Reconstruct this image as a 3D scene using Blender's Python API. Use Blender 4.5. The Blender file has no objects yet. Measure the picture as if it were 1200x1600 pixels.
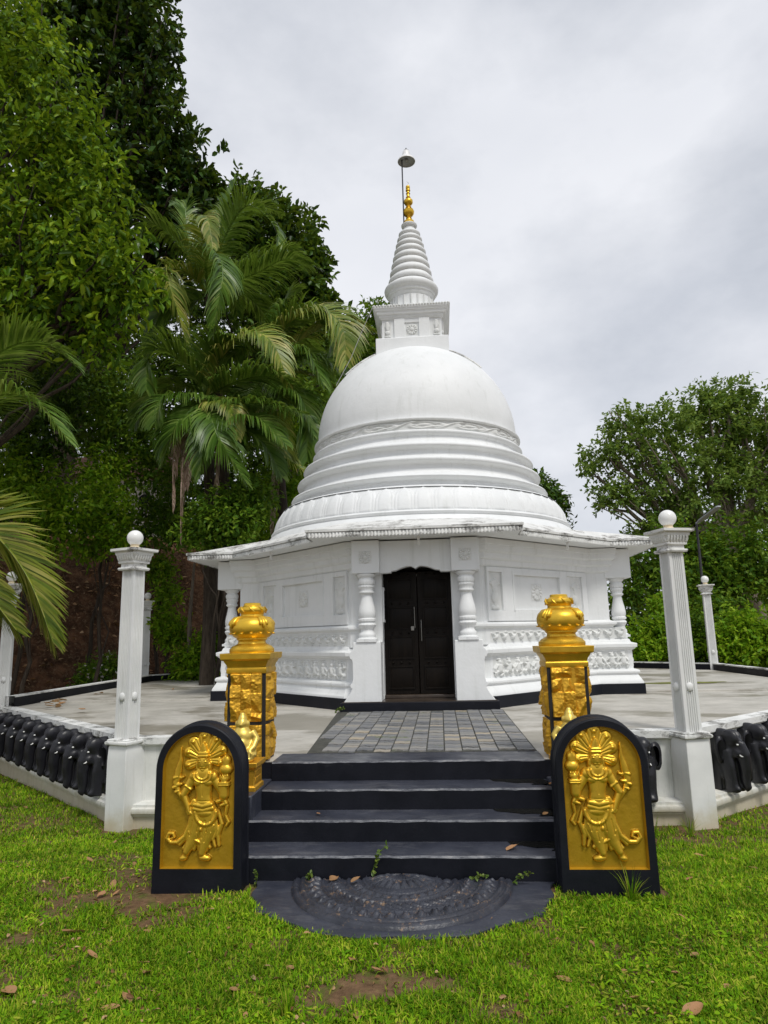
import bpy, bmesh, math, random
import numpy as np
from mathutils import Vector, Matrix, Euler, noise as mnoise

random.seed(7)
RNG = np.random.default_rng(11)
PI = math.pi
SC = bpy.context.scene
COL = SC.collection

# ------------------------------------------------------------------ camera
FPX = 1060.0
PITCH = math.atan(192 / FPX)
ROLL = math.radians(1.4)
EYE = 1.55
YAW = math.radians(4.4)
CAM = Vector((0.30, 0.0, EYE))
Q = Matrix.Rotation(YAW, 3, 'Z')
FWD = Q @ Vector((0, math.cos(PITCH), math.sin(PITCH)))
_r0 = Q @ Vector((1, 0, 0))
_u0 = Q @ Vector((0, -math.sin(PITCH), math.cos(PITCH)))
CX = math.cos(ROLL) * _r0 - math.sin(ROLL) * _u0
CY = math.sin(ROLL) * _r0 + math.cos(ROLL) * _u0
cd = bpy.data.cameras.new('camera')
cam = bpy.data.objects.new('camera', cd)
COL.objects.link(cam)
m = Matrix.Identity(4)
for i in range(3):
    m[i][0] = CX[i]; m[i][1] = CY[i]; m[i][2] = -FWD[i]; m[i][3] = CAM[i]
cam.matrix_world = m
cd.sensor_fit = 'VERTICAL'; cd.sensor_height = 36; cd.lens = FPX / 1600 * 36
cd.clip_start = 0.05; cd.clip_end = 3000
SC.camera = cam


def ray(x, y):
    return FWD + CX * ((x - 600) / FPX) - CY * ((y - 800) / FPX)


def at_y(x, y, Y):
    r = ray(x, y); return CAM + r * ((Y - CAM.y) / r.y)


def at_z(x, y, z):
    r = ray(x, y); return CAM + r * ((z - CAM.z) / r.z)


# ------------------------------------------------------------------ materials
class NT:
    def __init__(s, name):
        s.m = bpy.data.materials.new(name); s.m.use_nodes = True
        s.n = s.m.node_tree.nodes; s.l = s.m.node_tree.links
        s.n.clear()
        s.out = s.n.new('ShaderNodeOutputMaterial')
        s.b = s.n.new('ShaderNodeBsdfPrincipled')
        s.l.new(s.b.outputs[0], s.out.inputs[0])
        s.pos = None

    def coord(s):
        if s.pos is None:
            g = s.n.new('ShaderNodeNewGeometry'); s.pos = g.outputs['Position']; s.geo = g
        return s.pos

    def scaled(s, v):
        mp = s.n.new('ShaderNodeMapping'); mp.inputs['Scale'].default_value = v
        s.l.new(s.coord(), mp.inputs[0]); return mp.outputs[0]

    def noise(s, scale=5, detail=4, rough=.6, stretch=None, dist=0):
        t = s.n.new('ShaderNodeTexNoise'); t.inputs['Scale'].default_value = scale
        t.inputs['Detail'].default_value = detail; t.inputs['Roughness'].default_value = rough
        t.inputs['Distortion'].default_value = dist
        s.l.new(s.scaled(stretch) if stretch else s.coord(), t.inputs['Vector'])
        return t.outputs[0]

    def ramp(s, fac, stops):
        r = s.n.new('ShaderNodeValToRGB'); e = r.color_ramp.elements
        while len(e) < len(stops): e.new(.5)
        for k, (p, c) in enumerate(stops):
            e[k].position = p
            e[k].color = (c, c, c, 1) if not isinstance(c, (tuple, list)) else (*c, 1)
        s.l.new(fac, r.inputs[0]); return r.outputs[0]

    def mix(s, fac, a, b, mode='MIX'):
        x = s.n.new('ShaderNodeMix'); x.data_type = 'RGBA'; x.blend_type = mode
        for sock, v in ((x.inputs['Factor'], fac), (x.inputs['A'], a), (x.inputs['B'], b)):
            if hasattr(v, 'links'): s.l.new(v, sock)
            elif isinstance(v, (tuple, list)): sock.default_value = (*v, 1)
            else: sock.default_value = v
        return x.outputs['Result']

    def math(s, op, a, b=0.0, clamp=False):
        x = s.n.new('ShaderNodeMath'); x.operation = op; x.use_clamp = clamp
        for k, v in enumerate((a, b)):
            if hasattr(v, 'links'): s.l.new(v, x.inputs[k])
            else: x.inputs[k].default_value = v
        return x.outputs[0]

    def z(s):
        sp = s.n.new('ShaderNodeSeparateXYZ'); s.l.new(s.coord(), sp.inputs[0]); return sp.outputs[2]

    def maprange(s, v, a, b, c=0.0, d=1.0):
        x = s.n.new('ShaderNodeMapRange'); x.interpolation_type = 'SMOOTHSTEP'
        s.l.new(v, x.inputs[0])
        for k, q in enumerate((a, b, c, d)): x.inputs[k + 1].default_value = q
        return x.outputs[0]

    def bump(s, h, strength=.3, dist=.01):
        b = s.n.new('ShaderNodeBump'); b.inputs['Strength'].default_value = strength
        b.inputs['Distance'].default_value = dist
        s.l.new(h, b.inputs['Height']); s.l.new(b.outputs[0], s.b.inputs['Normal'])

    def set(s, color=None, rough=None, metal=None, spec=None):
        for k, v in (('Base Color', color), ('Roughness', rough), ('Metallic', metal), ('Specular IOR Level', spec)):
            if v is None: continue
            if hasattr(v, 'links'): s.l.new(v, s.b.inputs[k])
            elif isinstance(v, (tuple, list)): s.b.inputs[k].default_value = (*v, 1)
            else: s.b.inputs[k].default_value = v
        return s


M = {}


def plain(name, c, rough=.5, metal=0.0, var=.12, scale=6, bump=.0, bscale=40):
    t = NT(name)
    n = t.noise(scale, 5)
    lo = tuple(x * (1 - var) for x in c); hi = tuple(min(1, x * (1 + var)) for x in c)
    t.set(t.ramp(n, [(.3, lo), (.7, hi)]), rough, metal)
    if bump: t.bump(t.noise(bscale, 3), bump, .006)
    M[name] = t.m
    return t


# white lime paint on the temple: faint blotches, thin vertical rain streaks
t = NT('white_paint')
base = t.ramp(t.noise(2.2, 6), [(.3, (.745, .76, .76)), (.7, (.815, .828, .83))])
st = t.ramp(t.noise(1.0, 6, .68, (8, 8, .55)), [(.55, 0.0), (.78, .36)])
base = t.mix(st, base, (.42, .44, .39))
sp = t.ramp(t.noise(7, 7, .78), [(.64, 0.0), (.76, .22)])
base = t.mix(sp, base, (.5, .49, .43))
t.set(base, .55, 0, .35); t.bump(t.math('ADD', t.math('MULTIPLY', t.noise(28, 5), .22), t.noise(3.2, 3)), .30, .025); M['white_paint'] = t.m
plain_edge = NT('worn_edge'); plain_edge.set(plain_edge.ramp(plain_edge.noise(9, 8, .8, (1, 3, 3)), [(.40, (.035, .038, .05)), (.55, (.16, .165, .18)), (.75, (.36, .35, .34))]), .6, 0, .3); M['worn_edge'] = plain_edge.m

# white paint of carved friezes: grime held by the carving
t = NT('carved_white')
base = t.ramp(t.noise(5, 6), [(.3, (.64, .655, .64)), (.7, (.77, .775, .76))])
t.set(base, .6, 0, .3); t.bump(t.noise(60, 4), .25, .004); M['carved_white'] = t.m

# weathered white of the terrace wall and posts: black mould, ochre splash dirt near the soil
t = NT('weathered_white')
base = t.ramp(t.noise(3, 6), [(.3, (.62, .63, .60)), (.7, (.80, .80, .77))])
st = t.ramp(t.noise(1.3, 6, .7, (10, 10, .9)), [(.50, 0.0), (.72, .55)])
base = t.mix(st, base, (.33, .34, .30))
bl = t.ramp(t.noise(9, 7, .75), [(.62, 0.0), (.72, .6)])
base = t.mix(bl, base, (.22, .22, .20))
zz = t.math('ADD', t.z(), t.math('MULTIPLY', t.noise(5, 4), .25))
dirt = t.maprange(zz, -.08, .14, .62, 0.0)
base = t.mix(dirt, base, (.42, .33, .17))
t.set(base, .7, 0, .25); t.bump(t.noise(35, 5), .3, .006); M['weathered_white'] = t.m

# coping / roof edge with heavy black mould
t = NT('mouldy_white')
base = t.ramp(t.noise(4, 6), [(.3, (.62, .63, .61)), (.7, (.82, .82, .80))])
st = t.ramp(t.noise(2.2, 8, .78, (1, 1, 2.2)), [(.50, 0.0), (.60, .85)])
base = t.mix(st, base, (.07, .065, .055))
t.set(base, .75, 0, .2); t.bump(t.noise(40, 5), .35, .006); M['mouldy_white'] = t.m

t = NT('post_white')
base = t.ramp(t.noise(3, 6), [(.3, (.66, .67, .66)), (.7, (.78, .785, .77))])
st = t.ramp(t.noise(1.2, 6, .7, (14, 14, .8)), [(.56, 0.0), (.78, .4)])
base = t.mix(st, base, (.40, .40, .36))
zz = t.math('ADD', t.z(), t.math('MULTIPLY', t.noise(6, 4), .3))
base = t.mix(t.maprange(zz, -.12, .12, .7, 0.0), base, (.50, .42, .24))
t.set(base, .55, 0, .3); t.bump(t.noise(35, 5), .2, .005); M['post_white'] = t.m

# gold paint
def gold(name, c, rough, var=.18, bump=.25, metal=.72):
    t = NT(name)
    lo = tuple(x * (1 - var) for x in c)
    base = t.ramp(t.noise(9, 6), [(.3, lo), (.7, c)])
    dk = t.ramp(t.noise(26, 6, .75), [(.60, 0.0), (.74, .55)])
    base = t.mix(dk, base, (c[0] * .35, c[1] * .25, c[2] * .3))
    t.set(base, t.ramp(t.noise(14, 4), [(.3, rough - .06), (.7, rough + .1)]), metal)
    t.bump(t.noise(45, 5), bump, .004); M[name] = t.m
gold('gold_paint', (.86, .535, .048), .35, .22, .10)
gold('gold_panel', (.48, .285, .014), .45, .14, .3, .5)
gold('gold_stone', (.84, .47, .042), .42, .3, .6)
gold('pale_gold', (.86, .62, .14), .36)

# black paint
t = NT('black_paint')
base = t.ramp(t.noise(3, 6), [(.3, (.0045, .0055, .009)), (.7, (.010, .011, .017))])
sc = t.ramp(t.noise(2.5, 9, .8, (1.2, 3.2, 3)), [(.60, 0.0), (.74, .3)])
base = t.mix(sc, base, (.08, .08, .085))
t.set(base, t.ramp(t.noise(6, 5), [(.3, .42), (.7, .6)]), 0, .22); t.bump(t.noise(50, 5), .25, .004)
M['black_paint'] = t.m
# painted tread: sky reflection put into a blue-grey base colour, plus worn, dusty scuffs
t = NT('skylit_worn_black')
base = t.ramp(t.noise(3, 6), [(.3, (.024, .027, .040)), (.7, (.052, .057, .077))])
sc = t.ramp(t.noise(2.6, 10, .82, (1.0, 3.0, 3)), [(.52, 0.0), (.70, .45)])
base = t.mix(sc, base, (.19, .19, .195))
bare = t.ramp(t.noise(5, 8, .8), [(.66, 0.0), (.71, .7)])
base = t.mix(bare, base, (.20, .17, .13))
t.set(base, t.ramp(t.noise(4, 5), [(.35, .28), (.7, .6)]), 0, .5); t.bump(t.noise(40, 6), .3, .005)
M['skylit_worn_black'] = t.m
plain('satin_black', (.011, .011, .015), .38, 0, .4, 8, .3)
plain('dark_core', (.010, .010, .011), .7)
# moonstone
t = NT('moonstone_paint')
base = t.ramp(t.noise(6, 7), [(.3, (.016, .018, .027)), (.7, (.044, .048, .064))])
bare = t.ramp(t.noise(15, 8, .8), [(.575, 0.0), (.65, .7)])
base = t.mix(bare, base, (.34, .21, .11))
t.set(base, .38, 0, .5); t.bump(t.noise(60, 5), .5, .006); M['moonstone_paint'] = t.m

# terrace concrete with damp patches
t = NT('terrace_concrete')
base = t.ramp(t.noise(1.9, 8, .7, (1, 1.3, 1)), [(.3, (.34, .325, .285)), (.5, (.46, .44, .395)), (.72, (.58, .555, .50))])
wet = t.ramp(t.noise(.55, 6, .66, (.9, 1.5, 1)), [(.50, 0.0), (.56, .62)])
base = t.mix(wet, base, (.20, .175, .125))
sk = t.ramp(t.noise(20, 6, .75), [(.62, 0.0), (.72, .5)])
base = t.mix(sk, base, (.16, .15, .12))
rw = t.mix(wet, (.65, .65, .65), (.22, .22, .22))
t.set(base, rw, 0, .4); t.bump(t.noise(30, 6), .25, .006); M['terrace_concrete'] = t.m

# pavers
t = NT('paver_grey')
g = t.coord(); rnd = t.geo.outputs['Random Per Island']
base = t.ramp(rnd, [(0, (.13, .135, .145)), (.5, (.21, .212, .217)), (.88, (.28, .272, .255)), (1, (.40, .34, .25))])
base = t.mix(t.ramp(t.noise(7, 7, .75), [(.5, 0.0), (.72, .7)]), base, (.30, .27, .21))
base = t.mix(t.ramp(t.noise(3, 5, .7), [(.62, 0.0), (.70, .8)]), base, (.10, .14, .03))
t.set(base, .6, 0, .4); t.bump(t.noise(70, 5), .5, .004); M['paver_grey'] = t.m
plain('paver_bed', (.06, .06, .05), .9, 0, .4, 12)
# dark wood door
t = NT('dark_wood')
base = t.ramp(t.noise(3, 6, .6, (14, 14, .8)), [(.3, (.004, .003, .0022)), (.7, (.011, .0075, .005))])
t.set(base, .45, 0, .14); t.bump(t.noise(5, 5, .6, (20, 20, 1.0)), .3, .003); M['dark_wood'] = t.m
plain('porch_tile', (.055, .040, .030), .3, 0, .4, 6)
plain('steel', (.28, .27, .25), .45, 1.0)
plain('lamp_grey', (.36, .38, .41), .4)
plain('lamp_white', (.80, .80, .80), .4)
plain('globe_white', (.82, .82, .80), .28, 0, .03)
plain('neck_ivory', (.70, .58, .38), .5)
plain('dark_metal', (.03, .03, .035), .5)
plain('glass_dark', (.02, .022, .025), .12)
plain('cable_grey', (.45, .45, .42), .6)
plain('roof_tile', (.20, .10, .07), .8, 0, .4)
plain('cream_wall', (.60, .56, .48), .7)
t = NT('tile_roof_top')
base = t.ramp(t.noise(4, 7, .7), [(.3, (.60, .60, .58)), (.7, (.78, .78, .76))])
base = t.mix(t.ramp(t.noise(2.4, 8, .8), [(.5, 0.0), (.62, .85)]), base, (.10, .085, .07))
t.set(base, .75); M['tile_roof_top'] = t.m
plain('bulb_glass', (.75, .75, .72), .2)


# foliage: colour varies leaf by leaf
def leafmat(name, cols, trans=.3, rough=.42, spec=.4):
    t = NT(name); t.coord()
    stops = [(k / max(1, len(cols) - 1), c) for k, c in enumerate(cols)]
    c = t.ramp(t.geo.outputs['Random Per Island'], stops)
    big = t.ramp(t.noise(1.3, 4), [(.3, (.62, .66, .6)), (.7, (1.35, 1.25, 1.3))])
    c = t.mix(1.0, c, big, 'MULTIPLY')
    if name == 'grass_blade': c = t.mix(1.0, c, t.ramp(t.noise(5, 5, .7), [(.3, (.55, .62, .5)), (.7, (1.45, 1.3, 1.4))]), 'MULTIPLY')
    t.set(c, rough, 0, spec)
    tr = t.n.new('ShaderNodeBsdfTranslucent')
    t.l.new(t.mix(.35, c, (.30, .36, .03)), tr.inputs[0])
    mx = t.n.new('ShaderNodeMixShader'); mx.inputs[0].default_value = trans
    t.l.new(t.b.outputs[0], mx.inputs[1]); t.l.new(tr.outputs[0], mx.inputs[2])
    t.l.new(mx.outputs[0], t.out.inputs[0]); M[name] = t.m
leafmat('leaf_yellowgreen', [(.028, .080, .004), (.080, .19, .006), (.165, .31, .010), (.31, .43, .018)], .34, .45, .16)
leafmat('leaf_dark', [(.014, .040, .006), (.032, .085, .010), (.065, .15, .012), (.12, .22, .018)], .28, .42, .2)
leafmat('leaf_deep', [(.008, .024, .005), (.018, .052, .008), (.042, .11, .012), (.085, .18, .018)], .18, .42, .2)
leafmat('leaf_mid', [(.040, .11, .010), (.075, .18, .012), (.125, .25, .018), (.20, .31, .026)], .36, .45, .16)
leafmat('leaf_airy', [(.075, .15, .022), (.125, .23, .036), (.19, .31, .055), (.27, .38, .09)], .45, .5, .15)
leafmat('leaf_bright', [(.08, .20, .006), (.14, .31, .010), (.22, .40, .016), (.32, .46, .03)], .42, .45, .15)
leafmat('frond_green', [(.05, .12, .014), (.09, .19, .022), (.14, .26, .036), (.22, .32, .07)], .32, .34, .35)
leafmat('frond_yellow', [(.10, .18, .018), (.18, .26, .028), (.29, .34, .05), (.42, .40, .11)], .25, .4)
leafmat('frond_lime', [(.09, .16, .012), (.16, .23, .018), (.26, .31, .03), (.38, .38, .09)], .3, .4, .3)
leafmat('frond_dry', [(.22, .15, .11), (.33, .24, .18), (.45, .34, .26), (.55, .44, .35)], .15, .7, .2)
leafmat('grass_blade', [(.055, .165, .006), (.125, .32, .008), (.21, .44, .011), (.31, .50, .018), (.42, .43, .07)], .36, .6, .08)
leafmat('flower_white', [(.75, .75, .72), (.85, .85, .82)], .2)
leafmat('dry_leaf', [(.12, .055, .022), (.26, .13, .055), (.40, .23, .11), (.52, .36, .21)], .12, .6, .3)
leafmat('weed_leaf', [(.06, .12, .015), (.10, .17, .02), (.16, .22, .03)], .3)
# bark
t = NT('bark')
base = t.ramp(t.noise(4, 7, .7, (5, 5, 1)), [(.3, (.022, .017, .013)), (.7, (.095, .075, .056))])
t.set(base, .9, 0, .2); t.bump(t.noise(5, 6, .7, (6, 6, 1.2)), .8, .03); M['bark'] = t.m
t = NT('pale_bark')
base = t.ramp(t.noise(4, 7, .7, (5, 5, 1)), [(.3, (.10, .08, .06)), (.7, (.27, .23, .18))])
t.set(base, .9, 0, .2); t.bump(t.noise(5, 6, .7, (6, 6, 1.2)), .7, .02); M['pale_bark'] = t.m
# lawn soil (under the blades) and the bare bank
t = NT('lawn_soil')
so = t.ramp(t.noise(14, 8, .75), [(.3, (.07, .042, .022)), (.7, (.22, .135, .075))])
gr = t.ramp(t.noise(22, 6, .7), [(.3, (.045, .075, .010)), (.7, (.10, .17, .012))])
mk = t.ramp(t.noise(9, 6, .7), [(.48, 0.0), (.66, .7)])
t.set(t.mix(mk, so, gr), .95, 0, .1); t.bump(t.noise(30, 6), .7, .02); M['lawn_soil'] = t.m
t = NT('bank_soil')
so = t.ramp(t.noise(2.4, 9, .75), [(.30, (.022, .013, .008)), (.5, (.11, .058, .034)), (.70, (.30, .15, .08))])
lit = t.ramp(t.noise(13, 7, .8), [(.52, 0.0), (.62, .7)])
t.set(t.mix(lit, so, (.30, .20, .12)), .95, 0, .1); t.bump(t.noise(9, 8, .75), 1.0, .12); M['bank_soil'] = t.m
# still rain water on the steps
t = NT('rain_water'); t.set((.012, .012, .010), .05, 0, .6); M['rain_water'] = t.m


# ------------------------------------------------------------------ mesh helpers
class MB:
    def __init__(s): s.v = []; s.f = []; s.mi = []; s.cur = 0

    def add(s, vs, fs, mtx=None):
        o = len(s.v)
        if mtx is not None: vs = [mtx @ Vector(p) for p in vs]
        s.v += [tuple(p) for p in vs]
        for f in fs: s.f.append([o + i for i in f]); s.mi.append(s.cur)

    def box(s, x0, x1, y0, y1, z0, z1, mtx=None, taper=0):
        t = taper
        vs = [(x0, y0, z0), (x1, y0, z0), (x1, y1, z0), (x0, y1, z0), (x0 + t, y0 + t, z1), (x1 - t, y0 + t, z1), (x1 - t, y1 - t, z1), (x0 + t, y1 - t, z1)]
        s.add(vs, [(3, 2, 1, 0), (4, 5, 6, 7), (0, 1, 5, 4), (1, 2, 6, 5), (2, 3, 7, 6), (3, 0, 4, 7)], mtx); return s

    def lathe(s, prof, n=48, mtx=None, cap=True, mod=None):
        vs = []; fs = []
        for r, z in prof:
            for k in range(n):
                a = 2 * PI * k / n
                rr = r * (mod(a, z) if mod else 1)
                vs.append((rr * math.cos(a), rr * math.sin(a), z))
        for i in range(len(prof) - 1):
            for k in range(n):
                k2 = (k + 1) % n
                fs.append((i * n + k, i * n + k2, (i + 1) * n + k2, (i + 1) * n + k))
        if cap:
            fs.append(tuple(range(n - 1, -1, -1))); fs.append(tuple((len(prof) - 1) * n + k for k in range(n)))
        s.add(vs, fs, mtx); return s

    def prism(s, poly, a, b, axis='z', mtx=None):
        n = len(poly)
        def mk(p, h): return {'z': (p[0], p[1], h), 'y': (p[0], h, p[1]), 'x': (h, p[0], p[1])}[axis]
        vs = [mk(p, a) for p in poly] + [mk(p, b) for p in poly]
        fs = [tuple(range(n - 1, -1, -1)), tuple(range(n, 2 * n))] + [(k, (k + 1) % n, n + (k + 1) % n, n + k) for k in range(n)]
        s.add(vs, fs, mtx); return s

    def tube(s, pts, rad, n=8, cap=True, mtx=None):
        pts = [Vector(p) for p in pts]
        if not hasattr(rad, '__len__'): rad = [rad] * len(pts)
        vs = []; fs = []
        t0 = (pts[1] - pts[0]).normalized()
        u = t0.orthogonal().normalized()
        for i, p in enumerate(pts):
            if i == 0: t = t0
            elif i == len(pts) - 1: t = (pts[i] - pts[i - 1]).normalized()
            else: t = ((pts[i + 1] - pts[i]).normalized() + (pts[i] - pts[i - 1]).normalized()).normalized()
            u = (u - t * u.dot(t)).normalized(); w = t.cross(u)
            for k in range(n):
                a = 2 * PI * k / n
                vs.append(p + (u * math.cos(a) + w * math.sin(a)) * rad[i])
        for i in range(len(pts) - 1):
            for k in range(n):
                k2 = (k + 1) % n
                fs.append((i * n + k, i * n + k2, (i + 1) * n + k2, (i + 1) * n + k))
        if cap:
            fs.append(tuple(range(n - 1, -1, -1))); fs.append(tuple((len(pts) - 1) * n + k for k in range(n)))
        s.add(vs, fs, mtx); return s

    def ball(s, c, r, seg=20, rings=12, mtx=None):
        if not hasattr(r, '__len__'): r = (r, r, r)
        vs = [(c[0], c[1], c[2] - r[2])]; fs = []
        for i in range(1, rings):
            th = PI * i / rings
            for k in range(seg):
                a = 2 * PI * k / seg
                vs.append((c[0] + r[0] * math.sin(th) * math.cos(a), c[1] + r[1] * math.sin(th) * math.sin(a), c[2] - r[2] * math.cos(th)))
        vs.append((c[0], c[1], c[2] + r[2])); last = len(vs) - 1
        for k in range(seg):
            k2 = (k + 1) % seg
            fs.append((0, 1 + k2, 1 + k)); fs.append((last, last - seg + k, last - seg + k2))
        for i in range(rings - 2):
            for k in range(seg):
                k2 = (k + 1) % seg
                a = 1 + i * seg
                fs.append((a + k, a + k2, a + seg + k2, a + seg + k))
        s.add(vs, fs, mtx); return s

    def sweep(s, path, prof, closed=False, mtx=None):
        """profile (offset outwards, z) swept along a ccw plan path with mitred corners"""
        n = len(path); P2 = [Vector(p) for p in path]; offs = []
        def nrm(a, b):
            d = (b - a).normalized(); return Vector((d.y, -d.x))
        for i in range(n):
            if closed: n1 = nrm(P2[i - 1], P2[i]); n2 = nrm(P2[i], P2[(i + 1) % n])
            else:
                n1 = nrm(P2[i - 1], P2[i]) if i > 0 else nrm(P2[0], P2[1])
                n2 = nrm(P2[i], P2[i + 1]) if i < n - 1 else n1
            offs.append((n1 + n2) / max(.25, 1 + n1.dot(n2)))
        vs = []; fs = []; k = len(prof)
        for i in range(n):
            for o, z in prof:
                q = P2[i] + offs[i] * o; vs.append((q.x, q.y, z))
        for i in range(n if closed else n - 1):
            j = (i + 1) % n
            for a in range(k - 1): fs.append((i * k + a, j * k + a, j * k + a + 1, i * k + a + 1))
        s.add(vs, fs, mtx); return s

    def build(s, name, mat, parent=None, smooth=35, bevel=0, loc=None, rotz=0, mats=None):
        me = bpy.data.meshes.new(name)
        me.from_pydata(s.v, [], s.f)
        for mm in (mats or [mat]): me.materials.append(M[mm] if isinstance(mm, str) else mm)
        if mats: me.polygons.foreach_set('material_index', s.mi)
        me.update()
        if smooth:
            me.polygons.foreach_set('use_smooth', [True] * len(me.polygons)); me.set_sharp_from_angle(angle=math.radians(smooth))
        o = link(name, me, parent)
        if loc is not None: o.location = loc
        o.rotation_euler.z = rotz
        if bevel:
            b = o.modifiers.new('bevel', 'BEVEL'); b.width = bevel; b.segments = 2; b.limit_method = 'ANGLE'; b.angle_limit = math.radians(40)
            b.harden_normals = False
        return o


def link(name, me, parent=None):
    o = bpy.data.objects.new(name, me); COL.objects.link(o)
    if parent is not None: o.parent = parent
    return o


def fast_mesh(name, verts, faces, mat, parent=None, smooth=False):
    """numpy verts (N,3), faces (M,k)"""
    me = bpy.data.meshes.new(name)
    verts = np.ascontiguousarray(verts, dtype=np.float32); faces = np.ascontiguousarray(faces, dtype=np.int32)
    me.vertices.add(len(verts)); me.vertices.foreach_set('co', verts.ravel())
    k = faces.shape[1]
    me.loops.add(faces.size); me.loops.foreach_set('vertex_index', faces.ravel())
    me.polygons.add(len(faces)); me.polygons.foreach_set('loop_start', np.arange(0, faces.size, k, dtype=np.int32))
    try: me.polygons.foreach_set('loop_total', np.full(len(faces), k, dtype=np.int32))
    except Exception: pass
    if smooth: me.polygons.foreach_set('use_smooth', np.ones(len(faces), dtype=bool))
    me.materials.append(M[mat]); me.update(calc_edges=True); me.validate()
    return link(name, me, parent)


def tag(o, label=None, cat=None, group=None, kind=None):
    if label: o['label'] = label
    if cat: o['category'] = cat
    if group: o['group'] = group
    if kind: o['kind'] = kind
    return o


def thing(name, label, cat, loc=(0, 0, 0), rz=0, group=None):
    o = bpy.data.objects.new(name, None); COL.objects.link(o)
    o.empty_display_size = .1
    o.location = loc; o.rotation_euler.z = rz
    return tag(o, label, cat, group)


def dup(root, loc, rz, label, mirror=False):
    """copy of a thing with its parts and sub-parts"""
    r = root.copy(); COL.objects.link(r); r.location = loc; r.rotation_euler.z = rz
    r['label'] = label
    if mirror: r.scale = (-1, 1, 1)
    for ch in list(root.children):
        c = ch.copy(); COL.objects.link(c); c.parent = r
        for g in list(ch.children):
            d = g.copy(); COL.objects.link(d); d.parent = c
    return r


def remeshed(mb, voxel, smooth=6, name='body'):
    """union of overlapping closed shapes into one continuous skin"""
    me = bpy.data.meshes.new('tmp'); me.from_pydata(mb.v, [], mb.f)
    o = bpy.data.objects.new('tmp', me); COL.objects.link(o)
    r = o.modifiers.new('r', 'REMESH'); r.mode = 'VOXEL'; r.voxel_size = voxel
    sm = o.modifiers.new('s', 'SMOOTH'); sm.iterations = smooth; sm.factor = .5
    dg = bpy.context.evaluated_depsgraph_get()
    out = bpy.data.meshes.new_from_object(o.evaluated_get(dg))
    bpy.data.objects.remove(o); bpy.data.meshes.remove(me)
    out.name = name
    out.polygons.foreach_set('use_smooth', [True] * len(out.polygons))
    return out


def patch(name, fn, nu, nv, mat, parent=None, smooth=True):
    """surface patch: fn(u, v) arrays in 0..1 -> (N,3)"""
    u, v = np.meshgrid(np.linspace(0, 1, nu), np.linspace(0, 1, nv))
    P = fn(u, v).reshape(-1, 3)
    i = np.arange(nv - 1)[:, None] * nu + np.arange(nu - 1)[None, :]
    F = np.stack([i, i + 1, i + nu + 1, i + nu], -1).reshape(-1, 4)
    return fast_mesh(name, P, F, mat, parent, smooth)


# relief height field -------------------------------------------------------
class Relief:
    def __init__(s, W, H, nu, nv):
        s.W, s.H = W, H
        s.u, s.v = np.meshgrid(np.linspace(0, W, nu), np.linspace(0, H, nv)); s.h = np.zeros_like(s.u); s.nu, s.nv = nu, nv

    def up(s, val, k=None):
        s.h = np.maximum(s.h, val)

    def cap(s, pts, rad, base, rise, n=None):
        """chain of capsules; pts [(u,v)], rad list; height base + rise*round profile"""
        if not hasattr(rad, '__len__'): rad = [rad] * len(pts)
        for (a, b, ra, rb) in zip(pts[:-1], pts[1:], rad[:-1], rad[1:]):
            ax, ay = a; bx, by = b
            dx, dy = bx - ax, by - ay; L = dx * dx + dy * dy + 1e-12
            t = np.clip(((s.u - ax) * dx + (s.v - ay) * dy) / L, 0, 1)
            d = np.hypot(s.u - ax - t * dx, s.v - ay - t * dy); r = ra + (rb - ra) * t
            q = d / r
            hh = np.where(q < 1, base + rise * np.sqrt(np.clip(1 - q * q, 0, 1)), 0)
            s.up(hh)

    def ell(s, c, rx, ry, base, rise, rot=0):
        ca, sa = math.cos(rot), math.sin(rot)
        x = (s.u - c[0]) * ca + (s.v - c[1]) * sa; y = -(s.u - c[0]) * sa + (s.v - c[1]) * ca
        q = (x / rx) ** 2 + (y / ry) ** 2
        s.up(np.where(q < 1, base + rise * np.sqrt(np.clip(1 - q, 0, 1)), 0))

    def groove(s, pts, w, depth):
        for a, b in zip(pts[:-1], pts[1:]):
            ax, ay = a; bx, by = b
            dx, dy = bx - ax, by - ay; L = dx * dx + dy * dy + 1e-12
            t = np.clip(((s.u - ax) * dx + (s.v - ay) * dy) / L, 0, 1)
            d = np.hypot(s.u - ax - t * dx, s.v - ay - t * dy)
            s.h = np.where(s.h > depth, s.h - depth * np.exp(-(d / w) ** 2), s.h)

    def blur(s, n=1):
        for _ in range(n):
            p = np.pad(s.h, 1, mode='edge')
            s.h = (p[1:-1, 1:-1] * 4 + p[:-2, 1:-1] * 2 + p[2:, 1:-1] * 2 + p[1:-1, :-2] * 2 + p[1:-1, 2:] * 2 + p[:-2, :-2] + p[:-2, 2:] + p[2:, :-2] + p[2:, 2:]) / 16

    def mesh(s, name, mat, origin, du, dv, dn, parent=None, mask=None):
        o, du, dv, dn = (np.array(x, float) for x in (origin, du, dv, dn))
        P = (o + s.u[..., None] * du + s.v[..., None] * dv + s.h[..., None] * dn).reshape(-1, 3)
        i = np.arange(s.nv - 1)[:, None] * s.nu + np.arange(s.nu - 1)[None, :]
        F = np.stack([i, i + 1, i + s.nu + 1, i + s.nu], -1)
        if mask is not None:
            mk = mask[:-1, :-1] | mask[1:, :-1] | mask[:-1, 1:] | mask[1:, 1:]
            F = F[mk]
            used = np.unique(F); remap = np.full(len(P), -1); remap[used] = np.arange(len(used)); P = P[used]; F = remap[F]
        return fast_mesh(name, P, F.reshape(-1, 4), mat, parent, True)


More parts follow.
